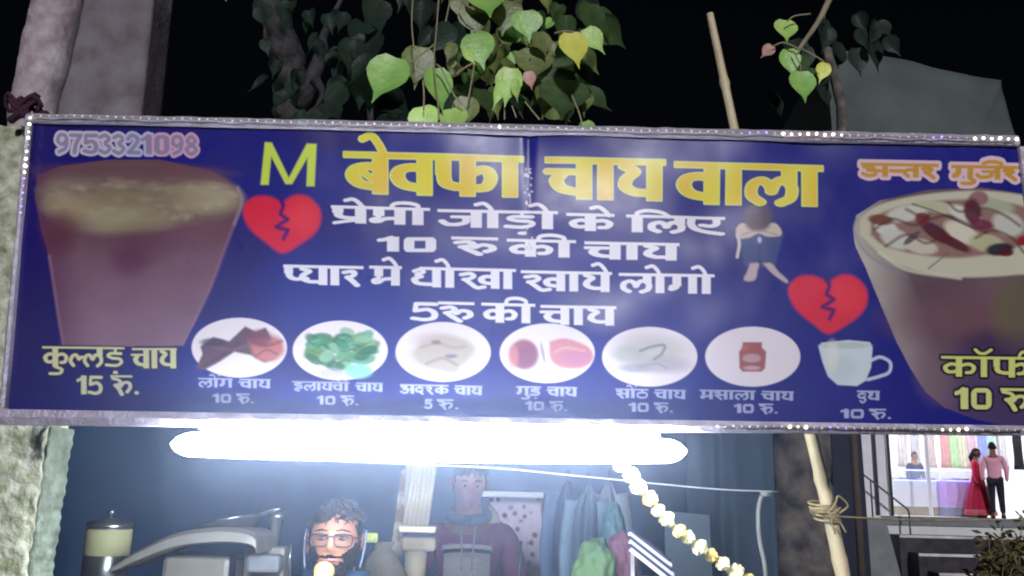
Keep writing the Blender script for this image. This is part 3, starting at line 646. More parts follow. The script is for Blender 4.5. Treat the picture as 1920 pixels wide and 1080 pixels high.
# ------------------------------------------------------------------ setting
asph = mat('asphalt', (.045, .045, .048, 1), .9, 0, .3, 3, .6, 40)
bm = bmesh.new(); bmesh.ops.create_grid(bm, x_segments=60, y_segments=60, size=45)
for v in bm.verts: v.co.z = noise.noise(v.co * .3) * .03
g = from_bm('ground', bm, asph); g.location = (0, 30, -.03); tag(g, kind='structure')

def slab(name, pxs, Y, depth, m, parent=None, rough=0.0, sub=0, inv=Vector((0, 0, 0))):
    """outline seen at the photo pixels pxs standing at distance Y, extruded back by depth"""
    bm = bmesh.new(); f = [bm.verts.new(at(x, y, Y) + inv) for x, y in pxs]; bm.faces.new(f)
    r = bmesh.ops.extrude_face_region(bm, geom=list(bm.faces)); vs_ = [v for v in r['geom'] if isinstance(v, bmesh.types.BMVert)]
    bmesh.ops.translate(bm, vec=(0, depth, 0), verts=vs_)
    if sub:
        bmesh.ops.triangulate(bm, faces=bm.faces); 
        for _ in range(sub): bmesh.ops.subdivide_edges(bm, edges=[e for e in bm.edges if e.calc_length() > .04], cuts=1, use_grid_fill=True)
        for v in bm.verts: v.co += Vector((noise.noise(v.co * 9), noise.noise(v.co * 9 + Vector((5, 0, 0))), noise.noise(v.co * 9 + Vector((0, 7, 0))))) * rough + Vector((0, noise.noise(v.co * 33) * rough * .5, 0))
    bmesh.ops.recalc_face_normals(bm, faces=bm.faces)
    return from_bm(name, bm, m, parent, bool(sub))

# rough plastered pillar at the left of the stall
plaster = mat('peeling_plaster', L(214, 218, 196), .9, 0, .2, 26, 1.0, 60, col2=L(140, 148, 112), contrast=1.5, det=10)
plaster2 = mat('pale_plaster_edge', L(150, 164, 146), .9, 0, .15, 24, .9, 60, col2=L(104, 112, 96), det=9)
def grid_wall(name, Y, pxl, pxr, nx, nz, amp, m, parent, inv, depth=.5, edge=None):
    """rough face between two pixel polylines at distance Y, with a body behind it"""
    bm = bmesh.new(); rows = []
    for i in range(nz + 1):
        t = i / nz; a = at(*pxl(t), Y); b = at(*pxr(t), Y); row = []
        for j in range(nx + 1):
            s = j / nx; p = a.lerp(b, s); q = Vector((p.x * 22, p.z * 22, 0))
            h = noise.fractal(q, 1.0, 2.0, 5) ; st = noise.noise(Vector((p.x * 9, p.z * 9, 3))); h = h * .5 + (.55 if st > .08 else 0)
            p = p + Vector((0, -h * amp * (1 if 0 < j < nx else 0), 0)); row.append(bm.verts.new(p + inv))
        rows.append(row)
    for r0, r1 in zip(rows, rows[1:]):
        for j in range(nx): bm.faces.new((r0[j], r1[j], r1[j + 1], r0[j + 1]))
    for e_ in (0, nx):
        bk = [bm.verts.new(r[e_].co + Vector((0, depth, 0))) for r in rows]
        for k in range(nz): bm.faces.new((rows[k][e_], bk[k], bk[k + 1], rows[k + 1][e_]) if e_ else (rows[k + 1][e_], bk[k + 1], bk[k], rows[k][e_]))
    bmesh.ops.recalc_face_normals(bm, faces=bm.faces)
    return from_bm(name, bm, m, parent, True)
root = empty('plaster_pillar', Vector((at(20, 1080, 2.15).x, 2.15 * YS, 0))); tag(root, 'rough plastered pillar with flaking pale green paint at the left of the stall', 'pillar')
inv = -root.location
grid_wall('rough_face', 2.12, lambda t: (-260, 236 + 880 * t), lambda t: (44 if t < .2 else 44 + min(1, (t - .2) / .2) * 50 - max(0, t - .62) * 130 + 1.5 * sin(t * 60) + 1.5 * sin(t * 171), 236 + 880 * t), 90, 230, .012, plaster, root, inv, .1)
grid_wall('side_face', 2.121, lambda t: (92 - 50 * t + 1.5 * sin(t * 51), 800 + 330 * t), lambda t: (99 - 50 * t + 1.2 * sin(t * 23) + 1.2 * sin(t * 87), 800 + 330 * t), 3, 120, .004, plaster2, root, inv, .115)
pb = at(20, 1110, 2.3); box('pillar_base', (pb.x - .12 - root.location.x, .14, pb.z / 2), (.34, .26, pb.z), plaster, root)

# concrete column and pale trunk behind, above the banner's left end
conc = mat('stained_concrete', L(132, 128, 132), .85, 0, .2, 5, .6, 30, col2=L(98, 84, 88), det=9)
o = slab('concrete_column', [(118, -60), (292, -60), (240, 420), (66, 420)], 5.5, .4, conc, None, .004, 3); tag(o, 'grey concrete column rising behind the left end of the banner', 'column')
c0 = at(160, 420, 5.5); base = box('column_foot', (0, 0, 0), (.5, .3, c0.z + .1), conc); base.location = (c0.x, 5.7 * YS, (c0.z + .1) / 2)
base.parent = o
def trunk(name, pts, rads, m, label, cat, parts=(), seg=18, wob=.28):
    P_ = curve_pts(pts, 40); n = len(P_); R = [rads[0] + (rads[1] - rads[0]) * i / (n - 1) for i in range(n)]
    root = empty(name, P_[0]); tag(root, label, cat); inv = -root.location
    bm = bmesh.new(); b_tube(bm, [p + inv for p in P_], R, seg, True)
    for v in bm.verts: v.co += Vector((noise.noise(v.co * 6), noise.noise(v.co * 6 + Vector((9, 0, 0))), 0)) * R[0] * wob + Vector((noise.noise(v.co * 22), noise.noise(v.co * 22 + Vector((9, 0, 0))), 0)) * R[0] * .1
    from_bm('trunk', bm, m, root, True)
    for i, (bp, br) in enumerate(parts):
        tube('limb', [p + inv for p in curve_pts(bp, 16)], [br * (1 - .06 * k) for k in range(len(curve_pts(bp, 16)))], m, root, 8, True, .1)
    return root
pink = mat('pale_bark', L(196, 186, 186), .85, 0, .22, 12, 1.0, 40, col2=L(128, 106, 112), det=9)
trunk('wooden_post', [at(52, 330, 2.9), at(64, 200, 2.9), at(86, 100, 2.9), at(120, -60, 2.9), at(190, -420, 2.9)], (.085, .095), pink, 'pale pinkish wooden post leaning behind the top left corner of the banner', 'post', wob=.08)
rope = mat('dark_rope', L(70, 34, 52), .9, 0, .3, 30, .5, 80)
bm = bmesh.new()
for k in range(5):
    c = at(38 + 6 * k, 196 + 5 * (k % 3), 2.1)
    b_tube(bm, [c + Vector((cos(a) * .035, sin(a) * .02 - .01, sin(a * 2 + k) * .022)) for a in [i * .5 for i in range(13)]], .006, 6)
b_tube(bm, curve_pts([at(20, 226, 2.08), at(40, 214, 2.06), at(66, 222, 2.03), at(86, 214, 2.0)], 12), .011, 7)
b_tube(bm, curve_pts([at(36, 186, 2.1), at(50, 206, 2.06), at(54, 226, 1.98)], 12), .006, 7)
o = from_bm('tied_rope', bm, rope, None, True); tag(o, 'dark maroon cloth rope knotted at the top left corner of the banner', 'rope')

# added blue backdrop for glare on the night behind the stall; hanging panel at right
backdrop_mat = mat('glare_blue_backdrop', L(50, 96, 138), .7, 0, .15, 1.2, .3, 6, col2=L(30, 64, 100))
def curtain(name, p0, p1, Y, zt, zb, folds, amp, m, label, cat, n=90, seed=0):
    a, b = at(*p0, Y), at(*p1, Y); bm = bmesh.new(); rows = []
    for i in range(13):
        t = i / 12; z = zt + (zb - zt) * t; row = []
        for j in range(n + 1):
            s = j / n; x = a.x + (b.x - a.x) * s
            y = Y * YS + amp * sin(s * folds * 2 * pi + 1.1 * sin(s * 9 + seed)) * (.5 + .5 * t) + .3 * amp * noise.noise(Vector((x * 4, z * 2, seed)))
            row.append(bm.verts.new((x, y, z)))
        rows.append(row)
    for r0, r1 in zip(rows, rows[1:]):
        for j in range(n): bm.faces.new((r0[j], r1[j], r1[j + 1], r0[j + 1]))
    bmesh.ops.solidify(bm, geom=bm.faces, thickness=.006)
    o = from_bm(name, bm, m, None, True); tag(o, label, cat); return o
curtain('backdrop', (40, 900), (1300, 900), 5.2, at(800, 560, 5.2).z, .02, 7, .05, backdrop_mat, 'wide added blue backdrop for the lamp glare on the night behind the stall', 'backdrop')
slate = mat('slate_cloth', L(70, 92, 112), .8, 0, .12, 2, .3, 8)
curtain('hanging_sheet', (1288, 900), (1452, 900), 4.3, at(1370, 600, 4.3).z, .02, 3, .03, slate, 'slate grey hanging sheet between the garland and the tree trunk', 'sheet', 60, 3)

# trunk behind the bamboo pole
bark = mat('dark_bark', L(124, 116, 104), .9, 0, .3, 9, 1.0, 26, col2=L(44, 42, 42), det=9)
trunk('tree', [Vector((at(1508, 900, 5.6).x, 5.6 * YS, 0)), at(1508, 1000, 5.6), at(1500, 820, 5.6), at(1500, 600, 5.6), at(1510, 420, 5.7)], (.22, .17), bark, 'dark rough tree trunk standing right of the slate sheet behind the bamboo pole', 'tree',
      [([at(1515, 440, 5.7), at(1580, 240, 5.9), at(1548, 90, 6.0), at(1545, 20, 6.1), at(1580, -60, 6.2)], .06)])
dk = mat('night_dark_cloth', L(30, 32, 48), .9)
o = slab('dark_partition', [(1556, 700), (1606, 700), (1650, 1300), (1574, 1300)], 7.2, .1, dk); tag(o, 'dark partition board beside the tree trunk left of the lit shop', 'partition')

# dim tree behind the banner with hanging aerial roots, left of the leaves
dim = mat('dim_bark', L(70, 68, 68), .9, 0, .3, 8, 1.0, 26, col2=L(14, 12, 18), det=9, contrast=1.6)
trunk('banyan_trunk', [Vector((at(560, 900, 6.5).x, 6.5 * YS, 0)), at(560, 700, 6.5), at(556, 240, 6.5), at(540, 110, 6.5), at(510, 20, 6.4), at(500, -70, 6.4)], (.2, .1), dim, 'dim grey trunk with forked limbs in the dark behind the banner, left of the leaves', 'tree',
      [([at(560, 200, 6.4), at(600, 110, 6.3), at(610, 60, 6.3), at(660, -40, 6.2)], .09), ([at(520, 130, 6.4), at(500, 80, 6.2), at(496, 40, 6.2)], .06), ([at(590, 150, 6.2), at(604, 180, 6.2), at(570, 230, 6.2)], .05), ([at(700, 300, 6.6), at(690, 100, 6.6), at(704, -60, 6.6)], .035)])

# grey canvas roof of the neighbour stall, above the right end
canv = mat('grey_canvas', L(94, 104, 98), .85, 0, .2, 1.6, .6, 9, col2=L(72, 80, 78))
root = empty('canvas_roof', at(1720, 300, 6.4)); tag(root, 'sagging grey canvas roof of the neighbouring stall above the right end of the banner', 'canopy'); inv = -root.location
bm = bmesh.new(); rows = []
topl = [(1552, 86), (1600, 95), (1660, 107), (1720, 119), (1780, 131), (1840, 143), (1876, 151), (1880, 165), (1900, 240), (1912, 300)]
for i in range(13):
    t = i / 12; row = []
    for j in range(37):
        s = j / 36; k = s * (len(topl) - 1); a = int(min(k, len(topl) - 2)); f = k - a
        x = topl[a][0] * (1 - f) + topl[a + 1][0] * f; y = topl[a][1] * (1 - f) + topl[a + 1][1] * f
        xb = 1566 + (1915 - 1566) * s; yb = 330
        px, py = x + (xb - x) * t, y + (yb - y) * t
        p = at(px, py, 6.8 - .5 * t) + Vector((0, .02 * sin(s * 17 + t * 2), 0))
        p += Vector((0, noise.noise(p * 3) * .03, 0)); row.append(bm.verts.new(p + inv))
    rows.append(row)
for r0, r1 in zip(rows, rows[1:]):
    for j in range(36): bm.faces.new((r0[j], r1[j], r1[j + 1], r0[j + 1]))
bk = [bm.verts.new(v.co + Vector((0, 1.6, -.25))) for v in rows[0]]
for j in range(36): bm.faces.new((bk[j], rows[0][j], rows[0][j + 1], bk[j + 1]))
bmesh.ops.recalc_face_normals(bm, faces=bm.faces)
from_bm('canvas', bm, canv, root, True)
for px in (1575, 1890):
    p = at(px, 335, 6.4); tube('support_pole', [Vector((p.x, 6.45 * YS, 0)) + inv, Vector((p.x, 6.45 * YS, p.z)) + inv], .03, mat('support_wood', L(80, 66, 50), .8), root, 8)

# ------------------------------------------------------------------ bamboo poles, twine, cord
bam = mat('bamboo', L(226, 214, 178), .5, 0, .2, 5, .3, 30, col2=L(190, 170, 128))
def bamboo(name, a, b, r, label):
    root = empty(name, a); tag(root, label, 'pole'); inv = -a; d = b - a; n = 150; R = []
    pts = [a + d * (i / n) + inv + Vector((.006 * sin(i * .09), 0, 0)) for i in range(n + 1)]
    L_ = d.length; nodes = []; x = .1
    while x < L_: nodes.append(x); x += random.uniform(.2, .27)
    for i in range(n + 1):
        s = L_ * i / n; R.append(r * (1 - .58 * i / n) + sum(.0035 * math.exp(-((s - q) / .012) ** 2) for q in nodes))
    tube('culm', pts, R, bam, root, 12)
    return root
_pa = at(1640, 1330, 2.25); bpole_b = at(1328, 26, 2.25)
_pd = (bpole_b - _pa); _pa2 = _pa - _pd * (_pa.z / _pd.z)
bamboo('bamboo_pole', _pa2, bpole_b, .0265, 'long pale bamboo pole leaning behind the banner, its top end bare against the dark')
twine = mat('twine', L(176, 160, 120), .85, 0, .2, 40)
bm = bmesh.new()
for k in range(7):
    c = at(1540 + k * 2, 944 + k * 5, 2.25)
    b_tube(bm, [c + Vector((cos(a) * .034, sin(a) * .034, .006 * sin(a + k))) for a in [i * 2 * pi / 12 for i in range(13)]], .0035, 5)
for e in ([(1552, 962), (1566, 945), (1572, 930), (1590, 948), (1574, 962)], [(1556, 966), (1575, 980), (1586, 998)], [(1560, 964), (1576, 952), (1560, 975), (1566, 1002)], [(1546, 958), (1520, 956), (1530, 968)]):
    b_tube(bm, curve_pts([at(x, y, 2.19 + .01 * i) for i, (x, y) in enumerate(e)], 16), .0028, 5)
b_tube(bm, curve_pts([at(1560, 968, 2.21), at(1640, 972, 2.3), at(1760, 976, 2.45), at(1990, 972, 2.7)], 20), .0028, 5)
o = from_bm('twine_knot', bm, twine, None, True); tag(o, 'frayed twine knotted round the bamboo pole with a loose line to the right', 'twine')
cordm = mat('white_cord', L(196, 200, 196), .5)
root = empty('cable', at(1436, 926, 3.2)); tag(root, 'pale hooked cable hanging beside the tree trunk', 'cable'); inv = -root.location
tube('cord', [p + inv for p in curve_pts([at(1438, 926, 3.2), at(1428, 930, 3.2), at(1422, 960, 3.2), at(1424, 1010, 3.2), at(1434, 1060, 3.2), at(1438, 1120, 3.2)], 30)], .009, cordm, root, 8)
tube('plug', [at(1426, 925, 3.19) + inv, at(1444, 926, 3.19) + inv], .012, cordm, root, 10)

# thin bright wire and the cloth line under the lamp
wm = mat('galvanised_wire', L(220, 225, 235), .3, .2)
o = tube('line_wire', curve_pts([at(560, 862, 2.6), at(900, 876, 2.6), at(1080, 892, 2.6), at(1330, 916, 2.6), at(1460, 922, 2.6)], 30), .0022, wm, None, 6); tag(o, 'thin taut wire running under the glowing tube lamp', 'wire')

# ------------------------------------------------------------------ marigold garland
def garland():
    pts = curve_pts([at(1168, 868, 2.04), at(1200, 916, 2.08), at(1250, 972, 2.12), at(1310, 1024, 2.15), at(1390, 1082, 2.18), at(1450, 1125, 2.2)], 60)
    root = empty('marigold_garland', pts[0]); tag(root, 'garland of pale yellow marigold heads slanting down from the lamp', 'garland'); inv = -root.location
    tube('string', [p + inv for p in pts], .002, twine, root, 5)
    ms = [mat('marigold_%s' % n, L(*c), .75, 0, .1, 30, .3, 60) for n, c in (('cream', (252, 246, 190)), ('yellow', (250, 226, 130)))]
    mes = []
    for mm in ms:
        bm = bmesh.new(); r = random.Random(4)
        for k in range(64):
            zz = 1 - 2 * (k + .5) / 64; a = k * 2.39996; n = Vector((sqrt(1 - zz * zz) * cos(a), sqrt(1 - zz * zz) * sin(a), zz * .85)); u = n.orthogonal().normalized(); w = n.cross(u)
            ph = r.uniform(0, 3.1); u, w = u * cos(ph) + w * sin(ph), w * cos(ph) - u * sin(ph); R0 = .0145 * r.uniform(.9, 1.1); h_ = .0052; up_ = n * .0035 + u * .0025
            vv = [bm.verts.new(n * R0 + p_) for p_ in (-u * h_ * .6, w * h_ * .9 + up_ * .5, u * h_ + w * h_ * .4 + up_, u * h_ * 1.2 + up_ * .7, u * h_ - w * h_ * .4 + up_, -w * h_ * .9 + up_ * .5)]; bm.faces.new(vv)
        bmesh.ops.create_icosphere(bm, subdivisions=2, radius=.0138)
        me = bpy.data.meshes.new('marigold'); bm.to_mesh(me); bm.free(); me.materials.append(mm); mes.append(me)
    dd = [0]
    for a, b in zip(pts, pts[1:]): dd.append(dd[-1] + (b - a).length)
    s = .0; k = 0
    while s < dd[-1]:
        i = max(j for j in range(len(dd)) if dd[j] <= s); i = min(i, len(pts) - 2); f = (s - dd[i]) / max(1e-6, dd[i + 1] - dd[i]); p = pts[i].lerp(pts[i + 1], f)
        o = bpy.data.objects.new('flower_head', mes[0 if k % 3 else 1]); COL.objects.link(o); o.parent = root
        o.location = p + inv + Vector((random.uniform(-.004, .004), random.uniform(-.004, .004), random.uniform(-.004, .004))); t = (pts[i + 1] - pts[i]).normalized()
        o.rotation_euler = (t.to_track_quat('Z', 'Y') @ Quaternion((1, 0, 0), random.uniform(-.5, .5)) @ Quaternion((0, 1, 0), random.uniform(-.5, .5))).to_euler()
        q = random.uniform(.95, 1.2); o.scale = (q, q, q * 1.15); s += random.uniform(.036, .046); k += 1
garland()

# ------------------------------------------------------------------ sacred fig leaves over the banner
def leaf_mesh(name, m, fold=.18, curl=.25):
    prof = [(0, 0), (.04, .16), (.12, .27), (.25, .33), (.40, .325), (.54, .25), (.66, .155), (.76, .07), (.88, .028), (1.0, .004)]
    vs_ = []; fs = []
    for i, (t, w) in enumerate(prof):
        z = -t; yy = -curl * t * t * .5
        notch = .05 if i == 1 else .02 if i == 2 else 0
        vs_ += [(-w, yy - fold * w * .9, z + notch), (-w * .5, yy - fold * w * .2, z + notch * .4), (0, yy, z), (w * .5, yy - fold * w * .2, z + notch * .4), (w, yy - fold * w * .9, z + notch)]
    for i in range(len(prof) - 1):
        for k in range(4):
            a = i * 5 + k; fs.append((a, a + 1, a + 6, a + 5))
    me = bpy.data.meshes.new(name); me.from_pydata(vs_, [], fs); me.materials.append(m); me.update()
    for p in me.polygons: p.use_smooth = True
    return me
def leafmat(n, c, c2):
    m = mat(n, L(*c), .42, 0, .2, 3, .25, 9, col2=L(*c2)); b = m.node_tree.nodes['Principled BSDF']; b.inputs['Specular IOR Level'].default_value = .5 if c[1] > 100 else .12
    return m
LM = {'g': leafmat('leaf_green', (150, 196, 96), (112, 164, 76)), 'o': leafmat('leaf_olive', (120, 132, 70), (82, 96, 50)), 'd': leafmat('leaf_dark', (70, 92, 50), (44, 62, 40)),
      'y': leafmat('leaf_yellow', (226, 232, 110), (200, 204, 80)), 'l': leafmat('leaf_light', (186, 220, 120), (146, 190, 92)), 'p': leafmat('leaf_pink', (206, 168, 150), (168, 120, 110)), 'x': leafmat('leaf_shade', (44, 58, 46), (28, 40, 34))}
LMESH = {k: [leaf_mesh('leaf', m, f, c) for f, c in ((.15, .2), (.45, .5), (.7, .1))] for k, m in LM.items()}
twig = mat('twig', L(150, 140, 110), .8, 0, .2, 20)
rl = random.Random(21)
def add_leaf(root, bx, by, tx, ty, Y, k, wide=1.0, tilt=None, stalk=True):
    """leaf with its base at pixel (bx,by) and its tip at (tx,ty)"""
    a, b = at(bx, by, Y), at(tx, ty, Y + rl.uniform(-.03, .03)); d = b - a; ln = d.length
    o = bpy.data.objects.new('leaf', LMESH[k][rl.choice((0, 0, 1, 2)) if tilt is None else 0]); COL.objects.link(o); o.parent = root
    z = -d.normalized(); y = Vector((0, 1, 0)); x = y.cross(z).normalized(); y = z.cross(x)
    M = Matrix((x, y, z)).transposed().to_quaternion() @ Quaternion((0, 0, 1), rl.uniform(-.7, .7) if tilt is None else tilt)
    o.rotation_euler = M.to_euler(); o.location = a - root.location; o.scale = (ln * wide * rl.uniform(.85, 1.05), ln, ln)
def fig_branch(label, main, leaves, twigs, fill, Y0, seedling=None):
    root = empty('sacred_fig_branch', at(*main[0], Y0)); tag(root, label, 'branch', None); inv = -root.location
    tube('stem', [p + inv for p in curve_pts([at(x, y, Y0 + .03 * i) for i, (x, y) in enumerate(main)], 24)], [.014 - .0004 * i for i in range(len(curve_pts([at(x, y, Y0) for x, y in main], 24)))], twig, root, 7)
    for tw in twigs:
        tube('twig', [p + inv for p in curve_pts([at(x, y, Y0 - .04) for x, y in tw], 12)], .0026, twig, root, 5)
    for l in leaves: add_leaf(root, *l[:4], Y0 + l[4], l[5], *(l[6:]))
    for (x0, y0, x1, y1, n, ks, sz) in fill:
        for _ in range(n):
            x, y = rl.uniform(x0, x1), rl.uniform(y0, y1); s = rl.uniform(*sz); a = rl.gauss(pi / 2, .5)
            add_leaf(root, x, y, x + s * cos(a), y + s * sin(a), Y0 + rl.uniform(.05, .5), rl.choice(ks), rl.uniform(.8, 1.15))
    return root
fig_branch('hanging fig branch with heart shaped green leaves above the middle of the banner', [(930, -90), (920, 0), (900, 60), (880, 110)],
    [(742, 108, 698, 200, 0, 'g', 1.1, 0), (788, 88, 776, 172, .05, 'o', 1.15, .2), (818, 128, 828, 218, 0, 'g', .8, .3), (790, 200, 806, 262, -.02, 'l', 1.5, 0), (876, 182, 868, 250, 0, 'o', 1.2, 0), (846, 204, 862, 260, -.01, 'l', 1.2, 0),
     (958, 128, 946, 206, -.05, 'l', 1.1, 0), (944, 150, 922, 208, -.06, 'l', .6, .3), (966, 150, 972, 196, -.06, 'l', .6, -.3), (890, 62, 908, 134, 0, 'g', 1.35, 0), (872, 90, 892, 124, -.02, 'l', .9, 0),
     (1070, 62, 1085, 136, -.06, 'y', 1.0, .1), (1098, 54, 1134, 106, -.06, 'l', 1.1, 0), (1040, 108, 1046, 190, .05, 'd', 1.5, 0), (1060, 150, 1052, 232, .04, 'd', 1.5, 0), (1002, 92, 1000, 160, .05, 'o', 1.3, 0), (990, 134, 998, 172, -.05, 'p', .9, 0), (1090, 160, 1092, 224, .08, 'o', 1.1, .4), (1096, 228, 1110, 262, -.02, 'g', 1.2, 0),
     (850, 80, 838, 120, .05, 'o', 1.1, 0), (884, 10, 900, 76, .02, 'o', 1.5, 0), (950, 0, 940, 70, .05, 'o', 1.5, .2), (985, 20, 992, 84, .03, 'g', 1.4, .1), (1010, 60, 1022, 110, .02, 'o', 1.2, .4), (910, -30, 920, 40, .0, 'g', 1.5, 0), (860, -10, 862, 40, .06, 'o', 1.3, 0)],
    [[(824, -20), (818, 60), (814, 120), (824, 222)], [(818, 120), (830, 132), (850, 176), (868, 196)], [(793, 150), (795, 180), (794, 206)], [(768, 118), (790, 102), (816, 82)], [(856, 138), (876, 124), (888, 120), (886, 142), (878, 186)], [(1040, 62), (1062, 58), (1088, 62)], [(1072, 178), (1084, 206), (1092, 232)], [(946, 205), (946, 224)], [(960, 198), (968, 220)], [(984, 190), (1000, 210), (1012, 224)], [(860, -10), (876, 10), (890, 18)], [(836, 40), (844, 0), (850, -30)], [(776, -30), (772, 40), (776, 90)]],
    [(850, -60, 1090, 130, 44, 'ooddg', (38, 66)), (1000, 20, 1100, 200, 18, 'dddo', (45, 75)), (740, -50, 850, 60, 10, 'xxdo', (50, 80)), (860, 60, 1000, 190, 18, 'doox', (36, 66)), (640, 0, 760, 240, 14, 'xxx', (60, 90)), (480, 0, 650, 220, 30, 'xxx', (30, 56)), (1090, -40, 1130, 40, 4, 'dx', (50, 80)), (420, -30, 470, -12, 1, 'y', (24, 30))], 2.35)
fig_branch('small fig sprig with a few bright leaves right of the bamboo pole top', [(1580, -60), (1540, 30), (1500, 90), (1490, 110)],
    [(1472, 38, 1474, 84, 0, 'l', 1.1, 0), (1448, 86, 1424, 112, -.02, 'p', .8, 0), (1478, 92, 1486, 150, -.02, 'g', 1.0, 0), (1502, 134, 1508, 198, -.05, 'g', 1.1, 0), (1548, 118, 1534, 158, 0, 'y', 1.1, 0), (1530, 130, 1524, 170, .05, 'd', 1.2, 0), (1490, 100, 1500, 160, .1, 'd', 1.4, .2)],
    [[(1476, 40), (1490, 30), (1520, 26)], [(1450, 86), (1470, 80), (1500, 92)], [(1500, 90), (1520, 100), (1546, 116)], [(1488, 96), (1500, 120), (1502, 134)]], [(1440, 60, 1550, 180, 6, 'xxx', (40, 60)), (1540, 20, 1680, 110, 10, 'xx', (40, 70))], 2.6)
# ------------------------------------------------------------------ people
def skin_obj(name, J, E, R, m, parent, sub=2, extra=None, mats=None):
    """one continuous surface grown round a skeleton; J joints, E bones, R radii; extra(bm) may add to the same mesh"""
    names = list(J); idx = {n: i for i, n in enumerate(names)}
    me = bpy.data.meshes.new(name); me.from_pydata([tuple(J[n]) for n in names], [(idx[a], idx[b]) for a, b in E], []); me.update()
    o = bpy.data.objects.new(name, me); COL.objects.link(o)
    sk = o.modifiers.new('skin', 'SKIN'); sk.use_smooth_shade = True
    if not me.skin_vertices: raise RuntimeError('no skin layer')
    for n in names:
        d = me.skin_vertices[0].data[idx[n]]; r = R[n]; d.radius = (r, r) if not isinstance(r, tuple) else r; d.use_root = (n == names[0])
    ss = o.modifiers.new('sub', 'SUBSURF'); ss.levels = sub; ss.render_levels = sub
    dg = bpy.context.evaluated_depsgraph_get(); dg.update()
    new = bpy.data.meshes.new_from_object(o.evaluated_get(dg)); bpy.data.objects.remove(o); bpy.data.meshes.remove(me)
    new.name = name
    bm = bmesh.new(); bm.from_mesh(new)
    for f in bm.faces: f.material_index = 0
    if extra: extra(bm)
    new.materials.clear()
    for mm in (mats or [m]): new.materials.append(mm)
    bm.to_mesh(new); bm.free()
    for p in new.polygons: p.use_smooth = True
    ob = bpy.data.objects.new(name, new); COL.objects.link(ob); ob.parent = parent
    return ob
def sm(a, b, x): t = min(1, max(0, (x - a) / (b - a))); return t * t * (3 - 2 * t)
def head_bm(bm, c, H, rot=None, nu=44, nv=40, grow=0.0, keep=None, mi=0):
    """a head with brow, eye sockets, nose, lips, chin and ears; faces -y"""
    q = rot.to_matrix() if rot is not None else Matrix.Identity(3)
    rows = []
    for i in range(nv + 1):
        la = pi * i / nv; z = cos(la); rr = sin(la); row = []
        for k in range(nu):
            a = 2 * pi * k / nu; rr = rr if z > 0 else rr ** .8; x, y = sin(a) * rr, -cos(a) * rr
            X, Y_, Z = x * .32, y * (.41 if y < 0 else .43), z * .5
            low = sm(.05, -.5, Z); X *= 1 - .30 * low
            if Y_ > 0: Y_ *= 1 - .45 * low
            else: Y_ *= 1 - .06 * low
            if y < 0:
                fz = -y
                def g(cx, cz, sx, sz): return math.exp(-((X - cx) / sx) ** 2 - ((Z - cz) / sz) ** 2)
                Y_ += fz * (-.085 * g(0, -.11, .045, .045) - .055 * g(0, -.04, .034, .08) - .02 * g(0, .085, .2, .04)
                            + .035 * (g(.125, .01, .065, .045) + g(-.125, .01, .065, .045)) - .022 * g(0, -.25, .09, .03) + .014 * g(0, -.19, .1, .02) + .012 * g(0, -.31, .09, .02) - .03 * g(0, -.41, .09, .05)
                            - .012 * (g(.17, -.1, .07, .06) + g(-.17, -.1, .07, .06)))
            p = Vector((X, Y_, Z)) * (1 + grow)
            row.append(p)
            if i in (0, nv): break
        rows.append(row)
    V_ = []
    for i, row in enumerate(rows): V_.append([bm.verts.new(q @ (p * H) + Vector(c)) for p in row])
    def face(vs__, pc):
        if keep is None or keep(pc): 
            f = bm.faces.new(vs__); f.material_index = mi; f.smooth = True
    for i in range(nv):
        a, b = V_[i], V_[i + 1]; pa, pb = rows[i], rows[i + 1]
        for k in range(nu):
            k2 = (k + 1) % nu
            if len(a) == 1: face((a[0], b[k], b[k2]), pb[k])
            elif len(b) == 1: face((a[k], b[0], a[k2]), pa[k])
            else: face((a[k], b[k], b[k2], a[k2]), (pa[k] + pb[k2]) / 2)
    lone = [v for r in V_ for v in r if not v.link_faces]
    for v in lone: bm.verts.remove(v)
    if keep is None:
        for s in (-1, 1):
            pts = []
            for t in range(9):
                aa = -1.2 + 2.4 * t / 8 * 1.25; pts.append(q @ (Vector((s * (.335 + .03 * cos(aa * .4)), .03 + .05 * cos(aa), .0 - .02 + .12 * sin(aa) * -1)) * H) + Vector(c))
            n0 = len(bm.faces); b_tube(bm, pts, .022 * H, 6); bm.faces.ensure_lookup_table()
            for f in bm.faces[n0:]: f.material_index = mi; f.smooth = True
            n0 = len(bm.faces); b_tube(bm, [q @ (Vector((s * .325, .05, .1)) * H) + Vector(c), q @ (Vector((s * .352, .07, .0)) * H) + Vector(c), q @ (Vector((s * .325, .04, -.1)) * H) + Vector(c)], [.02 * H, .045 * H, .018 * H], 6); bm.faces.ensure_lookup_table()
            for f in bm.faces[n0:]: f.material_index = mi; f.smooth = True
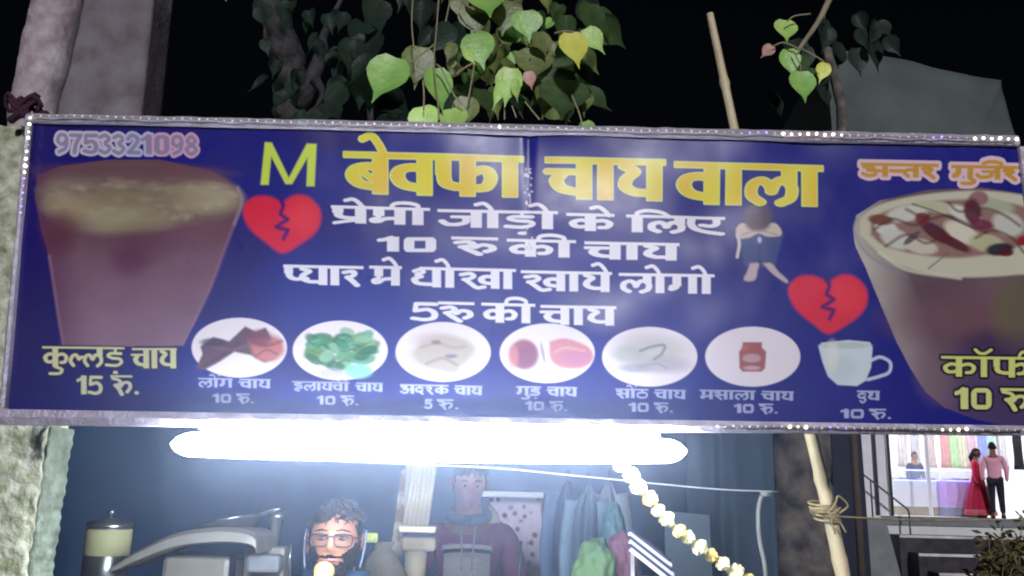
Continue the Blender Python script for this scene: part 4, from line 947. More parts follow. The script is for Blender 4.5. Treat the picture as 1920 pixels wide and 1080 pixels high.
def hand_chain(J, E, R, w, prefix, wrist, d, up, side, s=1.0, curl=.6, close=None):
    """palm and five fingers added to a skeleton: d forward, up away from the back, side towards the thumb"""
    d, up, side = Vector(d).normalized(), Vector(up).normalized(), Vector(side).normalized()
    p = prefix + 'palm'; J[p] = Vector(wrist) + d * .045 * s; R[p] = (.022 * s, .014 * s); E.append((w, p))
    for i, (off, ln) in enumerate(((.026, .072), (.009, .08), (-.009, .075), (-.026, .058))):
        b = Vector(wrist) + d * .085 * s + side * off * s; last = p
        ang = 0
        kp = prefix + 'k%d' % i; J[kp] = b; R[kp] = .0095 * s; E.append((p, kp)); last = kp; pos = b
        for j in range(3):
            ang += curl * (.7 + .3 * j); dd = d * cos(ang) - up * sin(ang); pos = pos + dd * ln * s * (.42, .32, .26)[j]
            n = prefix + 'f%d%d' % (i, j); J[n] = pos; R[n] = (.0088, .008, .0068)[j] * s; E.append((last, n)); last = n
    b = Vector(wrist) + d * .025 * s + side * .024 * s; n0 = prefix + 't0'; J[n0] = b; R[n0] = .012 * s; E.append((p, n0))
    b1 = b + (side * .75 + d * .6 - up * .2).normalized() * .034 * s; J[prefix + 't1'] = b1; R[prefix + 't1'] = .0105 * s; E.append((n0, prefix + 't1'))
    b2 = b1 + (d * .8 - up * curl * .9 + side * .1).normalized() * .03 * s; J[prefix + 't2'] = b2; R[prefix + 't2'] = .0085 * s; E.append((prefix + 't1', prefix + 't2'))
skinm = mat('brown_skin', L(136, 94, 72), .55, 0, .08, 10, .15, 60, sss=.08)
skind = mat('dark_skin', L(132, 80, 62), .55, 0, .08, 10, .15, 60)
hairm = mat('black_hair', L(34, 30, 36), .55, 0, .4, 60, .8, 160)
eyew = mat('eye_white', (.16, .12, .11, 1), .6); eyeb = mat('eye_dark', (.02, .015, .01, 1), .2); lipm = mat('lips', L(160, 96, 92), .5)

def figure(label, base, Ht, pose, skin, top_m, leg_m, shoe_m, hair_style='short', facing=0.0, group=None, hands=True, sleeves=True, skirt=None, top_len=.56, extra_fn=None, head_turn=0.0, head_tilt=0.0, hair=None, face=True):
    """a standing adult of height Ht; pose gives the joints of the arms and legs as fractions of the height"""
    root = empty('person', base, (0, 0, facing)); tag(root, label, 'person', group)
    h = Ht; V3 = lambda x, y, z: Vector((x * h, y * h, z * h))
    J = {'pelvis': V3(0, 0, .53), 'waist': V3(0, 0, .61), 'chest': V3(0, .0, .72), 'neckb': V3(0, .008, .825), 'neck': V3(0, 0, .915)}
    R = {'pelvis': (.088 * h, .06 * h), 'waist': (.075 * h, .055 * h), 'chest': (.092 * h, .062 * h), 'neckb': (.05 * h, .045 * h), 'neck': (.034 * h, .034 * h)}
    E = [('pelvis', 'waist'), ('waist', 'chest'), ('chest', 'neckb'), ('neckb', 'neck')]
    for s, sd in ((-1, 'l'), (1, 'r')):
        sh = V3(s * .11, .005, .80); el = V3(*pose[sd + 'el']); wr = V3(*pose[sd + 'wr'])
        J[sd + 'sh'] = sh; J[sd + 'el'] = el; J[sd + 'wr'] = wr; R[sd + 'sh'] = .034 * h; R[sd + 'el'] = .024 * h; R[sd + 'wr'] = .016 * h
        E += [('chest', sd + 'sh'), (sd + 'sh', sd + 'el'), (sd + 'el', sd + 'wr')]
        d = (wr - el).normalized(); upv = Vector(pose.get(sd + 'up', (s, 0, 0))); upv = (upv - d * upv.dot(d)).normalized(); side = Vector(pose.get(sd + 'side', (0, -1, 0))); side = (side - d * side.dot(d) - upv * side.dot(upv)).normalized()
        if hands: hand_chain(J, E, R, sd + 'wr', sd, wr, d, upv, side, h / 1.75, pose.get(sd + 'curl', .45))
        hp = V3(s * .05, 0, .49); kn = V3(*pose.get(sd + 'kn', (s * .055, -.01, .27))); an = V3(*pose.get(sd + 'an', (s * .06, .01, .045))); to = an + V3(s * .012, -.075, -.028)
        for n, p, r in (('hp', hp, .055), ('kn', kn, .034), ('an', an, .022), ('to', to, .02)): J[sd + n] = p; R[sd + n] = r * h
        E += [('pelvis', sd + 'hp'), (sd + 'hp', sd + 'kn'), (sd + 'kn', sd + 'an'), (sd + 'an', sd + 'to')]
    hc = V3(0, -.012, .932); HH = h / 7.1; rq = Quaternion((0, 0, 1), head_turn) @ Quaternion((1, 0, 0), head_tilt)
    def ex(bm):
        head_bm(bm, hc, HH, rq)
        if face:
            M = rq.to_matrix()
            for s in (-1, 1):
                for rad, off, mi in ((.055, -.024, 1), (.034, -.05, 2)):
                    r = bmesh.ops.create_uvsphere(bm, u_segments=10, v_segments=8, radius=rad * HH); c = hc + M @ (Vector((s * .125, -.325 + off, .012)) * HH)
                    bmesh.ops.scale(bm, vec=(1, 1, .42 if mi == 1 else .6), verts=r['verts']); bmesh.ops.translate(bm, vec=c, verts=r['verts'])
                    for v in r['verts']:
                        for f in v.link_faces: f.material_index = mi
            n0 = len(bm.faces); b_tube(bm, [hc + M @ (Vector((x, -.385 + x * x * 1.6, -.245 - abs(x) * .05)) * HH) for x in (-.09, -.045, 0, .045, .09)], [.006 * HH, .016 * HH, .018 * HH, .016 * HH, .006 * HH], 6); bm.faces.ensure_lookup_table()
            for f in bm.faces[n0:]: f.material_index = 3
            for s in (-1, 1):
                n0 = len(bm.faces); b_tube(bm, [hc + M @ (Vector((s * .05, -.40, .1)) * HH), hc + M @ (Vector((s * .13, -.385, .12)) * HH), hc + M @ (Vector((s * .22, -.32, .1)) * HH)], [.006 * HH, .010 * HH, .005 * HH], 6); bm.faces.ensure_lookup_table()
                for f in bm.faces[n0:]: f.material_index = 2
    skin_obj('body', J, E, R, skin, root, 2, ex, [skin, eyew, eyeb, lipm])
    hm = hair or hairm; bm = bmesh.new()
    if hair_style == 'short': head_bm(bm, hc, HH, rq, 44, 40, .055, lambda p: p.z > .27 + (.02 * sin(p.x * 17 + 1) + .16 * p.x - .5 * p.x * p.x if p.y < 0 else 0) or (abs(p.x) > .27 and -.1 < p.z and p.y < .05 and p.y > -.2) or (p.y > .02 and p.z > -.18) or (p.y > -.1 and p.z > .05))
    else:
        head_bm(bm, hc, HH, rq, 44, 40, .07, lambda p: p.z > .2 or (p.y > -.08 and p.z > -.4)); b_tube(bm, [hc + V3(0, .05, .0), hc + V3(0, .068, -.06), hc + V3(0, .06, -.15)], [.03 * h, .04 * h, .018 * h], 10)
    for v in bm.verts: v.co += Vector((noise.noise(v.co * 60), noise.noise(v.co * 60 + Vector((3, 0, 0))), noise.noise(v.co * 60 + Vector((0, 3, 0))))) * HH * .05
    bmesh.ops.solidify(bm, geom=bm.faces, thickness=HH * .02)
    r = random.Random(3)
    if extra_fn is man1 or extra_fn is hoodie:
        for _ in range(260):
            a = r.uniform(0, 6.28); zq = r.uniform(.24, .5); rr = sqrt(max(0, 1 - (zq / .5) ** 2)); p = Vector((.335 * rr * sin(a), -.42 * rr * cos(a), zq)) ; d = Vector((r.uniform(-.3, .8), r.uniform(-.6, .1), -.25 + r.uniform(-.3, .2))).normalized()
            q1 = hc + rq.to_matrix() @ (p * 1.05 * HH); q2 = hc + rq.to_matrix() @ ((p * 1.09 + d * .06) * HH); q3 = hc + rq.to_matrix() @ ((p * 1.06 + d * .14) * HH); b_tube(bm, [q1, q2, q3], [HH * .008, HH * .009, HH * .002], 4)
    from_bm('hair', bm, hm, root, True)
    # upper garment
    g = .012 * h
    J2 = {k: J[k].copy() for k in ('pelvis', 'waist', 'chest')}; J2['neckb'] = V3(0, .006, .822)
    R2 = {'pelvis': (.104 * h, .08 * h), 'waist': (.092 * h, .07 * h), 'chest': (.1 * h, .072 * h), 'neckb': (.052 * h, .048 * h)}; E2 = [('pelvis', 'waist'), ('waist', 'chest'), ('chest', 'neckb')]
    J2['pelvis'] = V3(0, 0, top_len - .09)
    for sd in 'lr':
        J2[sd + 'sh'] = J[sd + 'sh'].copy(); R2[sd + 'sh'] = .043 * h; J2[sd + 'el'] = J[sd + 'el'].copy() if sleeves else J[sd + 'sh'].lerp(J[sd + 'el'], .75); R2[sd + 'el'] = .034 * h
        E2 += [('chest', sd + 'sh'), (sd + 'sh', sd + 'el')]
        if sleeves: J2[sd + 'wr'] = J[sd + 'el'].lerp(J[sd + 'wr'], .93); R2[sd + 'wr'] = .025 * h; E2.append((sd + 'el', sd + 'wr'))
    skin_obj('shirt', J2, E2, R2, top_m, root, 2)
    if skirt is None:
        J3 = {'pelvis': V3(0, 0, .52)}; R3 = {'pelvis': (.092 * h, .066 * h)}; E3 = []
        for sd in 'lr':
            J3[sd + 'hp'] = J[sd + 'hp'].copy(); J3[sd + 'kn'] = J[sd + 'kn'].copy(); J3[sd + 'an'] = J[sd + 'kn'].lerp(J[sd + 'an'], .93); R3[sd + 'hp'] = .062 * h; R3[sd + 'kn'] = .044 * h; R3[sd + 'an'] = .034 * h
            E3 += [('pelvis', sd + 'hp'), (sd + 'hp', sd + 'kn'), (sd + 'kn', sd + 'an')]
        skin_obj('trousers', J3, E3, R3, leg_m, root, 2)
    for sd in 'lr':
        an, to = J[sd + 'an'], J[sd + 'to']; bm = bmesh.new()
        b_tube(bm, [an + V3(0, .022, -.02), an + V3(0, 0, -.018), an.lerp(to, .6) + V3(0, 0, -.004), to + V3(0, -.008, -.002)], [.022 * h, .028 * h, .026 * h, .014 * h], 10); from_bm('shoe', bm, shoe_m, root, True)
    if extra_fn: extra_fn(root, J, R, h, hc, HH, rq)
    return root

# ---- man with glasses drinking tea
blue = mat('blue_jacket', L(84, 128, 172), .7, 0, .15, 6, .5, 30, col2=L(58, 96, 142))
navy = mat('navy_cloth', L(34, 40, 70), .8, 0, .2, 8); blackm = mat('black_plastic', (.015, .015, .018, 1), .35)
lens = bpy.data.materials.new('tinted_lens'); lens.use_nodes = True
_b = lens.node_tree.nodes['Principled BSDF']; _b.inputs['Base Color'].default_value = L(60, 50, 70); _b.inputs['Alpha'].default_value = .16; _b.inputs['Roughness'].default_value = .05
whitec = mat('white_trim', (.5, .5, .53, 1), .6); cupm = mat('paper_cup', L(180, 162, 100), .6, emis=None)
redm = mat('red_mark', L(170, 30, 30), .7)
def man1(root, J, R, h, hc, HH, rq):
    M = rq.to_matrix(); P3 = lambda x, y, z: hc + M @ (Vector((x, y, z)) * HH)
    g = empty('glasses'); g.parent = root
    g.name = 'glasses'; bm = bmesh.new()
    for s in (-1, 1):
        pts = []
        for k in range(21):
            a = 2 * pi * k / 20; x = s * .15 + .112 * (abs(cos(a)) ** .6) * (1 if cos(a) > 0 else -1); z = .0 + .075 * (abs(sin(a)) ** .6) * (1 if sin(a) > 0 else -1); pts.append(P3(x, -.43 + x * x * .9, z - .01))
        b_tube(bm, pts, .0016, 6); b_tube(bm, [P3(s * .262, -.37, .03), P3(s * .33, -.2, .03), P3(s * .35, .03, .03)], .0018, 6)
        b_tube(bm, [P3(s * .045, -.43, .052), P3(s * .15, -.418, .066), P3(s * .255, -.38, .05)], .0024, 6)
    b_tube(bm, [P3(-.05, -.43, .02), P3(0, -.445, .035), P3(.05, -.43, .02)], .0022, 6)
    bpy.data.objects.remove(g); from_bm('glasses', bm, blackm, root, True)
    bm = bmesh.new()
    for s in (-1, 1):
        ring = []
        for k in range(20):
            a = 2 * pi * k / 20; x = s * .15 + .11 * (abs(cos(a)) ** .6) * (1 if cos(a) > 0 else -1); z = .073 * (abs(sin(a)) ** .6) * (1 if sin(a) > 0 else -1); ring.append(bm.verts.new(P3(x, -.428 + x * x * .9, z - .01)))
        bm.faces.new(ring)
    from_bm('lens', bm, lens, root)
    bm = bmesh.new(); head_bm(bm, hc, HH, rq, 60, 56, .03, lambda p: p.y < .04 and not (abs(p.x) < .09 and -.29 < p.z < -.215 and p.y < -.3) and ((p.z < -.29 - .02 * sin(p.x * 30)) or (p.z < -.02 - .25 * (.3 - abs(p.x)) * 4 and abs(p.x) > .15) or (-.222 < p.z < -.185 and abs(p.x) < .14)))
    for v in bm.verts: v.co += Vector((noise.noise(v.co * 120), noise.noise(v.co * 120 + Vector((3, 0, 0))), noise.noise(v.co * 120 + Vector((0, 3, 0))))) * HH * .025
    bmesh.ops.solidify(bm, geom=bm.faces, thickness=HH * .012); from_bm('beard', bm, hairm, root, True)
    bm = bmesh.new()
    for s in (-1, 1): b_tube(bm, [P3(s * .05, -.405, .1), P3(s * .13, -.385, .125), P3(s * .22, -.32, .105)], [.0016, .0024, .0012], 6)
    from_bm('eyebrow', bm, hairm, root, True)
    lathe('forehead_mark', [(0, -.006), (.003, -.004), (.003, .006), (0, .009)], redm, root, 8, P3(.03, -.375, .24))
    # standing collar and the pale cords of the jacket
    bm = bmesh.new(); rows = []
    for i in range(4):
        row = []
        for k in range(25):
            a = .5 + (2 * pi - 1.0) * k / 24; r = (.047 + .006 * i) * h; row.append(bm.verts.new(Vector((sin(a) * r, -cos(a) * r * .95 + .01, (.825 + .018 * i) * h + .01 * cos(a)))))
        rows.append(row)
    for r0, r1 in zip(rows, rows[1:]):
        for k in range(24): bm.faces.new((r0[k], r0[k + 1], r1[k + 1], r1[k]))
    bmesh.ops.solidify(bm, geom=bm.faces, thickness=.008); from_bm('collar', bm, blue, root, True)
    for s in (-1, 1): tube('cord', curve_pts([P3(s * .385, .02, .14), P3(s * .39, -.03, -.02), P3(s * .37, -.08, -.2), P3(s * .345, -.1, -.34)], 12), .0034, mat('pale_trim', L(84, 94, 112), .8), root, 6)
mp = at(629, 1014, 2.5)
HT = mp.z / .932; mb = Vector((mp.x, mp.y, mp.z - .932 * HT))
m1 = figure('man with glasses and dark beard in a blue jacket sipping tea from a cup', (mb.x, mb.y + .02, mb.z), HT,
            {'lel': (-.155, -.07, .66), 'lwr': (-.062, -.128, .80), 'lup': (-1, -.3, 0), 'lside': (0, .3, 1), 'lcurl': .75, 'rel': (.15, -.03, .64), 'rwr': (.13, -.14, .56), 'rside': (-1, 0, 0), 'rup': (0, 0, 1)},
            skinm, blue, navy, blackm, 'short', 0.0, None, True, True, None, .56, man1, .05, -.10)
# cup at his mouth
cp = Vector((mp.x - .004, mp.y - .142, mp.z - .094))
c = lathe('paper_cup', [(0, -.036), (.021, -.036), (.0225, -.034), (.028, .034), (.030, .036), (.030, .038), (.027, .037), (.022, -.03), (0, -.03)], cupm, None, 24)
c.location = cp; c.rotation_euler = (radians(-64), 0, radians(4)); tag(c, 'pale yellow paper tea cup held at the mouth of the man with glasses', 'cup')

# ---- person in a maroon and white hooded top
maroon = mat('maroon_knit', L(140, 36, 92), .85, 0, .2, 8, .5, 60, col2=L(104, 28, 80))
def hoodie(root, J, R, h, hc, HH, rq):
    wp = mat('white_knit', L(252, 252, 246), .85, 0, .1, 8, .5, 60)
    def band(name, z0, z1, a0, a1, gx, gy, m, n=30, bulge=.0):
        bm = bmesh.new(); rows = []
        for i in range(7):
            t = i / 6; z = z0 + (z1 - z0) * t; row = []
            for k in range(n + 1):
                a = a0 + (a1 - a0) * k / n; zz = z + .012 * cos(a * 1.4) * (1 if t > .5 else 0)
                row.append(bm.verts.new(Vector((sin(a) * gx * h, -cos(a) * gy * h, zz * h))))
            rows.append(row)
        for r0, r1 in zip(rows, rows[1:]):
            for k in range(n): bm.faces.new((r0[k], r0[k + 1], r1[k + 1], r1[k]))
        bmesh.ops.solidify(bm, geom=bm.faces, thickness=.006); return from_bm(name, bm, m, root, True)
    band('white_panel', .60, .735, -.7, .7, .100, .084, wp); band('dark_stripe', .738, .745, -.74, .74, .099, .081, navy); band('white_stripe', .748, .757, -.78, .78, .098, .078, wp)
    for sd in 'lr':
        a, b = J[sd + 'el'], J[sd + 'wr']
        for t0, t1, m in ((-.05, .12, wp), (.14, .22, navy)): tube('sleeve_band', [a.lerp(b, t0), a.lerp(b, t1)], .033 * h, m, root, 16)
    bm = bmesh.new(); pts = [Vector((sin(a) * .056 * h, -cos(a) * .050 * h + .008 * h, (.843 + .012 * -cos(a)) * h)) for a in [i * 2 * pi / 24 for i in range(25)]]
    b_tube(bm, pts, .016 * h, 8); from_bm('hood', bm, mat('teal_lining', L(44, 84, 112), .8), root, True)
    for s in (-1, 1): tube('drawstring', curve_pts([Vector((s * .02, -.062, .815)) * h, Vector((s * .016, -.085, .76)) * h, Vector((s * .014, -.098, .70)) * h], 10), .0035, whitec, root, 6)
hp = at(880, 906, 4.35); HT2 = hp.z / .932
figure('person in a maroon hooded top with a white chest panel standing under the tube lamp', (hp.x, hp.y, hp.z - .932 * HT2), HT2,
       {'lel': (-.15, -.02, .64), 'lwr': (-.12, -.10, .58), 'lside': (1, 0, 0), 'lup': (0, -.5, 1), 'rel': (.15, -.01, .64), 'rwr': (.11, -.11, .60), 'rside': (-1, 0, 0), 'rup': (0, -.5, 1)},
       skind, maroon, navy, blackm, 'short', 0.05, None, True, True, None, .56, hoodie, .1, .18)

# ------------------------------------------------------------------ things of the stall
steel = mat('dull_steel', L(190, 196, 200), .28, .85, .1, 12, .15, 20); alu = mat('worn_aluminium', L(188, 186, 178), .5, .35, .15, 6, .3, 20)
cream = mat('cream_paint', L(158, 152, 134), .7, 0, .15, 6, .4, 24, col2=L(120, 108, 86)); woodm = mat('stall_wood', L(96, 74, 52), .75, 0, .25, 5, .5, 20)
# counter the props stand on
TZ = at(400, 1120, 3.2).z
root = empty('stall_table', (at(500, 1120, 3.3).x, 3.3 * YS, 0)); tag(root, 'wooden work table at the back of the stall carrying the urn and pans', 'table')
box('tabletop', (0, 0, TZ - .02), (2.3, .95, .04), woodm, root)
for sx in (-1.08, 1.08):
    for sy in (-.42, .42): box('leg', (sx, sy, (TZ - .04) / 2), (.05, .05, TZ - .04), woodm, root)
# tea urn
u = at(190, 1120, 3.15); s_ = mpp(3.15); root = empty('tea_urn', (u.x, u.y, TZ)); tag(root, 'steel tea urn with a knobbed lid and a cream band, behind the plastered pillar', 'urn')
zz = lambda py: at(190, py, 3.15).z - TZ
lathe('urn_body', [(0, 0), (37 * s_, 0), (39 * s_, .01), (38 * s_, zz(1042)), (37 * s_, zz(1040)), (37 * s_, zz(990)), (34 * s_, zz(984)), (0, zz(984))], steel, root, 32)
lathe('painted_band', [(38.6 * s_, zz(1040)), (39.4 * s_, zz(1039)), (39.4 * s_, zz(992)), (38.6 * s_, zz(991))], mat('urn_cream', L(222, 222, 168), .6, 0, .1), root, 32)
lathe('lid', [(40 * s_, zz(986)), (40 * s_, zz(979)), (24 * s_, zz(974)), (5 * s_, zz(971)), (0, zz(971))], steel, root, 32)
lathe('lid_knob', [(3 * s_, zz(974)), (4 * s_, zz(966)), (8 * s_, zz(962)), (8 * s_, zz(957)), (3 * s_, zz(953)), (0, zz(953))], steel, root, 16)
# big curved hood of metal sheet with its panels
root = empty('metal_hood', (at(380, 1120, 3.0).x, 3.0 * YS, TZ)); tag(root, 'grey curved metal cart hood with an arched rim, left of the man with glasses', 'hood'); inv = -root.location
arc = curve_pts([at(214, 1066, 2.9), at(262, 1040, 2.9), at(330, 1012, 2.9), at(400, 1002, 2.9), at(456, 1004, 2.9), at(482, 1014, 2.9), at(486, 1034, 2.9)], 40)
bm = bmesh.new(); rows = []
for i, p in enumerate(arc):
    t = i / (len(arc) - 1); w = .006 + .018 * sin(pi * min(1, t * 1.02)) ** .5
    rows.append([bm.verts.new(p + inv + Vector(v)) for v in ((0, -.03, w * .4), (0, -.036, -w), (0, .0, -w * 1.25), (0, .26, -w), (0, .26, w * .6), (0, 0, w))])
for r0, r1 in zip(rows, rows[1:]):
    for k in range(6): bm.faces.new((r0[k], r1[k], r1[(k + 1) % 6], r0[(k + 1) % 6]))
bm.faces.new(rows[0]); bm.faces.new(list(reversed(rows[-1]))); bmesh.ops.recalc_face_normals(bm, faces=bm.faces)
bmesh.ops.bevel(bm, geom=[e for e in bm.edges if e.is_manifold], offset=.002, segments=1, affect='EDGES')
from_bm('arched_rim', bm, alu, root, False)
def block(name, c, s, m, parent, bev=.008):
    bm = bmesh.new(); b_box(bm, c, s, None, bev)
    return from_bm(name, bm, m, parent)
a, b = at(296, 1120, 3.02) + inv, at(432, 1046, 3.02) + inv; block('front_panel', ((a.x + b.x) / 2, (a.y + .1), (a.z + b.z) / 2 - .0), (b.x - a.x, .2, b.z - a.z), alu, root, .02)
a, b = at(416, 1120, 3.04) + inv, at(432, 1040, 3.04) + inv; block('panel_post', ((a.x + b.x) / 2 + .02, a.y, (a.z + b.z) / 2), (.016, .03, b.z - a.z), navy, root, .002)
a, b = at(466, 1072, 3.0) + inv, at(530, 1040, 3.0) + inv; block('lamp_box', ((a.x + b.x) / 2, a.y, (a.z + b.z) / 2), (b.x - a.x, .08, b.z - a.z), mat('grey_plastic', L(176, 182, 192), .4), root, .014)
a, b = at(452, 1120, 3.06) + inv, at(536, 1026, 3.06) + inv; block('side_panel', ((a.x + b.x) / 2, a.y + .04, (a.z + b.z) / 2), (b.x - a.x, .1, b.z - a.z), alu, root, .012)
tube('rail', [at(545, 1110, 2.98) + inv, at(543, 1050, 2.98) + inv, at(546, 1022, 2.98) + inv], .005, steel, root, 8)
# shallow pan and tumbler
p = at(434, 984, 3.25); root = empty('frying_pan', p, (radians(-6), radians(-14), 0)); tag(root, 'shallow steel pan hanging tilted above the curved hood, with a bright glint', 'pan')
s_ = mpp(3.25)
lathe('bowl', [(0, -.035), (.05, -.032), (.085, -.014), (.118, .012), (.124, .014), (.12, .006), (.086, -.02), (.05, -.038), (0, -.041)], steel, root, 32)
tube('handle', [Vector((.11, 0, .012)), Vector((.17, 0, .02)), Vector((.2, 0, .02))], .008, steel, root, 8)
p = at(512, 972, 3.1); q = at(514, 1030, 3.1); root = empty('steel_tumbler', (q.x, q.y, q.z)); tag(root, 'tall steel tumbler with a shining rim, right of the shallow pan', 'tumbler')
hh = p.z - q.z; lathe('cup_wall', [(0, 0), (.016, 0), (.019, hh * .9), (.03, hh), (.032, hh + .02), (.029, hh + .02), (.017, hh * .9), (.014, .004), (0, .004)], steel, root, 24)
tube('stand', [Vector((0, 0, 0)), Vector((0, 0, TZ - q.z))], .006, steel, root, 8)
# cream fluted post with collar and slanted board
root = empty('cream_post', (at(778, 1200, 3.0).x, 3.0 * YS, TZ)); tag(root, 'cream fluted post with a grey collar standing between the two men', 'post'); inv = -root.location
s_ = mpp(3.0)
for k in range(6):
    x = 757 + k * 8.4; a, b = at(x, 986, 2.98) + inv, at(x + 22 - k * 1.0, 862, 2.98) + inv; tube('flute', [a, b], 4.6 * s_, cream, root, 8)
a, b = at(757, 986, 3.02) + inv, at(806, 862, 3.02) + inv; block('shaft_core', ((a.x + b.x) / 2, a.y + .01, (a.z + b.z) / 2), (46 * s_, .03, b.z - a.z), cream, root, .004)
a = at(784, 992, 2.98) + inv; block('collar', a, (66 * s_, .09, 12 * s_), alu, root, .006)
a = at(785, 1004, 2.99) + inv; block('neck', a, (54 * s_, .07, 14 * s_), navy, root, .004)
a = at(786, 1020, 2.98) + inv; block('capital', a, (62 * s_, .08, 24 * s_), cream, root, .012)
bm = bmesh.new(); top = at(780, 1030, 2.99) + inv; 
b_lathe(bm, [(0, 0), (13 * s_, 0), (17 * s_, top.z * .5), (21 * s_, top.z), (0, top.z)], 20, (top.x, top.y, 0)); from_bm('shaft', bm, cream, root, True)
rusty = mat('rusty_cream', L(150, 144, 126), .75, 0, .1, 22, .4, 24, col2=L(104, 74, 54), contrast=3)
o = slab('slanted_board', [(752, 884), (776, 872), (766, 1000), (756, 1044), (732, 1036)], 3.06, .02, rusty, root, 0, 0, inv)
# sack and packet
sackm = mat('jute_sack', L(96, 92, 82), .9, 0, .2, 8, .8, 60)
p = at(716, 1075, 2.9); o = lathe('sack', [(0, 0), (.09, 0), (.11, .06), (.1, .16), (.06, .25), (.035, .27), (.05, .3), (0, .3)], sackm, None, 20); o.location = (p.x, p.y, TZ); q = (at(716, 1016, 2.9).z - TZ) / .3; o.scale = (.85, .7, q)
for v in o.data.vertices: v.co += Vector((noise.noise(v.co * 14), noise.noise(v.co * 14 + Vector((4, 0, 0))), 0)) * .02
tag(o, 'grey brown jute sack on the table between the man with glasses and the cream post', 'sack')
p = at(697, 1008, 2.84); o = block('snack_packet', (0, 0, 0), (.04, .03, .032), mat('yellow_packet', L(226, 216, 130), .4, 0, .3, 60, col2=L(120, 170, 80)), None, .006); o.location = p; tag(o, 'small yellow green packet hanging beside the man with glasses', 'packet')
# white ledge with a flowered cloth
flow = bpy.data.materials.new('flowered_cloth'); flow.use_nodes = True; nt = flow.node_tree; b = nt.nodes['Principled BSDF']; b.inputs['Roughness'].default_value = .85
tc = nt.nodes.new('ShaderNodeTexCoord'); vo = nt.nodes.new('ShaderNodeTexVoronoi'); vo.inputs['Scale'].default_value = 17; nt.links.new(tc.outputs['Object'], vo.inputs['Vector'])
cr = nt.nodes.new('ShaderNodeValToRGB'); nt.links.new(vo.outputs['Distance'], cr.inputs['Fac']); e = cr.color_ramp.elements
e[0].position = .2; e[0].color = L(120, 66, 92); e[1].position = .34; e[1].color = L(228, 214, 222); nt.links.new(cr.outputs[0], b.inputs['Base Color'])
root = empty('cloth_cabinet', (at(965, 1200, 4.85).x, 4.85 * YS, 0)); tag(root, 'white topped cabinet draped with pale cloth of small dark flowers, right of the maroon top', 'cabinet'); inv = -root.location
a = at(960, 927, 4.8) + inv; s_ = mpp(4.8); block('white_top', a, (112 * s_, .22, 10 * s_), whitec, root, .004)
bm = bmesh.new(); rows = []
for i in range(15):
    t = i / 14; row = []
    for j in range(41):
        s = j / 40; xl = 912 + 22 * min(1, t * 4) + 10 * t; xr = 1012 + 10 * t; p = at(xl + (xr - xl) * s, 934 + 128 * t, 4.78) + inv
        row.append(bm.verts.new(p + Vector((0, .014 * sin(s * 19 + t * 2) * t, 0))))
    rows.append(row)
for r0, r1 in zip(rows, rows[1:]):
    for j in range(40): bm.faces.new((r0[j], r1[j], r1[j + 1], r0[j + 1]))
bmesh.ops.solidify(bm, geom=bm.faces, thickness=.004); from_bm('flowered_cloth', bm, flow, root, True)
a = at(966, 930, 4.9) + inv; block('carcass', (a.x, a.y + .02, a.z / 2), (100 * s_, .2, a.z), cream, root, .01)
o = tube('iron_rod', [at(966, 1300, 3.2), at(974, 1080, 3.2), at(977, 1014, 3.2)], .006, blackm, None, 8); tag(o, 'thin black iron rod standing in front of the flowered cloth', 'rod')
# clothes hanging from the wire
def garment(label, px, pw, pyt, pyb, Y, m, seed):
    root = empty('hanging_garment', at(px, pyt, Y)); tag(root, label, 'clothes', 'clothes hanging from the wire under the lamp'); inv = -root.location
    bm = bmesh.new(); rows = []; n = 26
    for i in range(19):
        t = i / 18; w = pw * (.34 + .66 * sm(0, .14, t)) * (1 - .12 * t + .06 * sin(t * 7 + seed)); row = []
        for j in range(n + 1):
            s = j / n - .5; p = at(px + s * w + 3 * sin(t * 5 + seed), pyt + (pyb - pyt) * t + abs(s) * 26 * (1 - t), Y) + inv
            p.y += .035 * sin(s * 15 + seed + t) * (.3 + t) - .05 * (1 - 4 * s * s); row.append(bm.verts.new(p))
        rows.append(row)
    for r0, r1 in zip(rows, rows[1:]):
        for j in range(n): bm.faces.new((r0[j], r1[j], r1[j + 1], r0[j + 1]))
    bmesh.ops.solidify(bm, geom=bm.faces, thickness=.02); from_bm('shirt_front', bm, m, root, True)
    for sgn in (-1, 1):
        a = at(px + sgn * pw * .42, pyt + 30, Y) + inv; b_ = at(px + sgn * pw * .56, pyt + (pyb - pyt) * .66, Y) + inv
        tube('sleeve', curve_pts([a, a.lerp(b_, .5) + Vector((sgn * .015, 0, 0)), b_], 12), [.038] * len(curve_pts([a, a, b_], 12)), m, root, 10, True, .05, .6)
    tube('hanger_hook', curve_pts([Vector((0, 0, -.005)), Vector((0, 0, .03)), Vector((.01, 0, .045)), Vector((.016, 0, .03))], 10), .0025, blackm, root, 6)
g1 = mat('grey_blue_cloth', L(122, 146, 166), .85, 0, .15, 5, .4, 20, col2=L(92, 116, 140)); g2 = mat('slate_blue_cloth', L(84, 104, 140), .85, 0, .15, 5, .4, 20); g3 = mat('pale_grey_cloth', L(164, 170, 180), .85, 0, .15, 5, .4, 20, col2=L(128, 138, 150))
garment('slate blue shirt hanging beside the flowered cabinet, leftmost of the three clothes', 1062, 62, 900, 1200, 3.7, g2, 1)
garment('long grey blue garment hanging in the middle of the three clothes', 1100, 66, 908, 1230, 3.5, g1, 2.2)
garment('pale grey garment hanging rightmost of the three, next to the garland', 1142, 54, 896, 1170, 3.6, g3, 4)
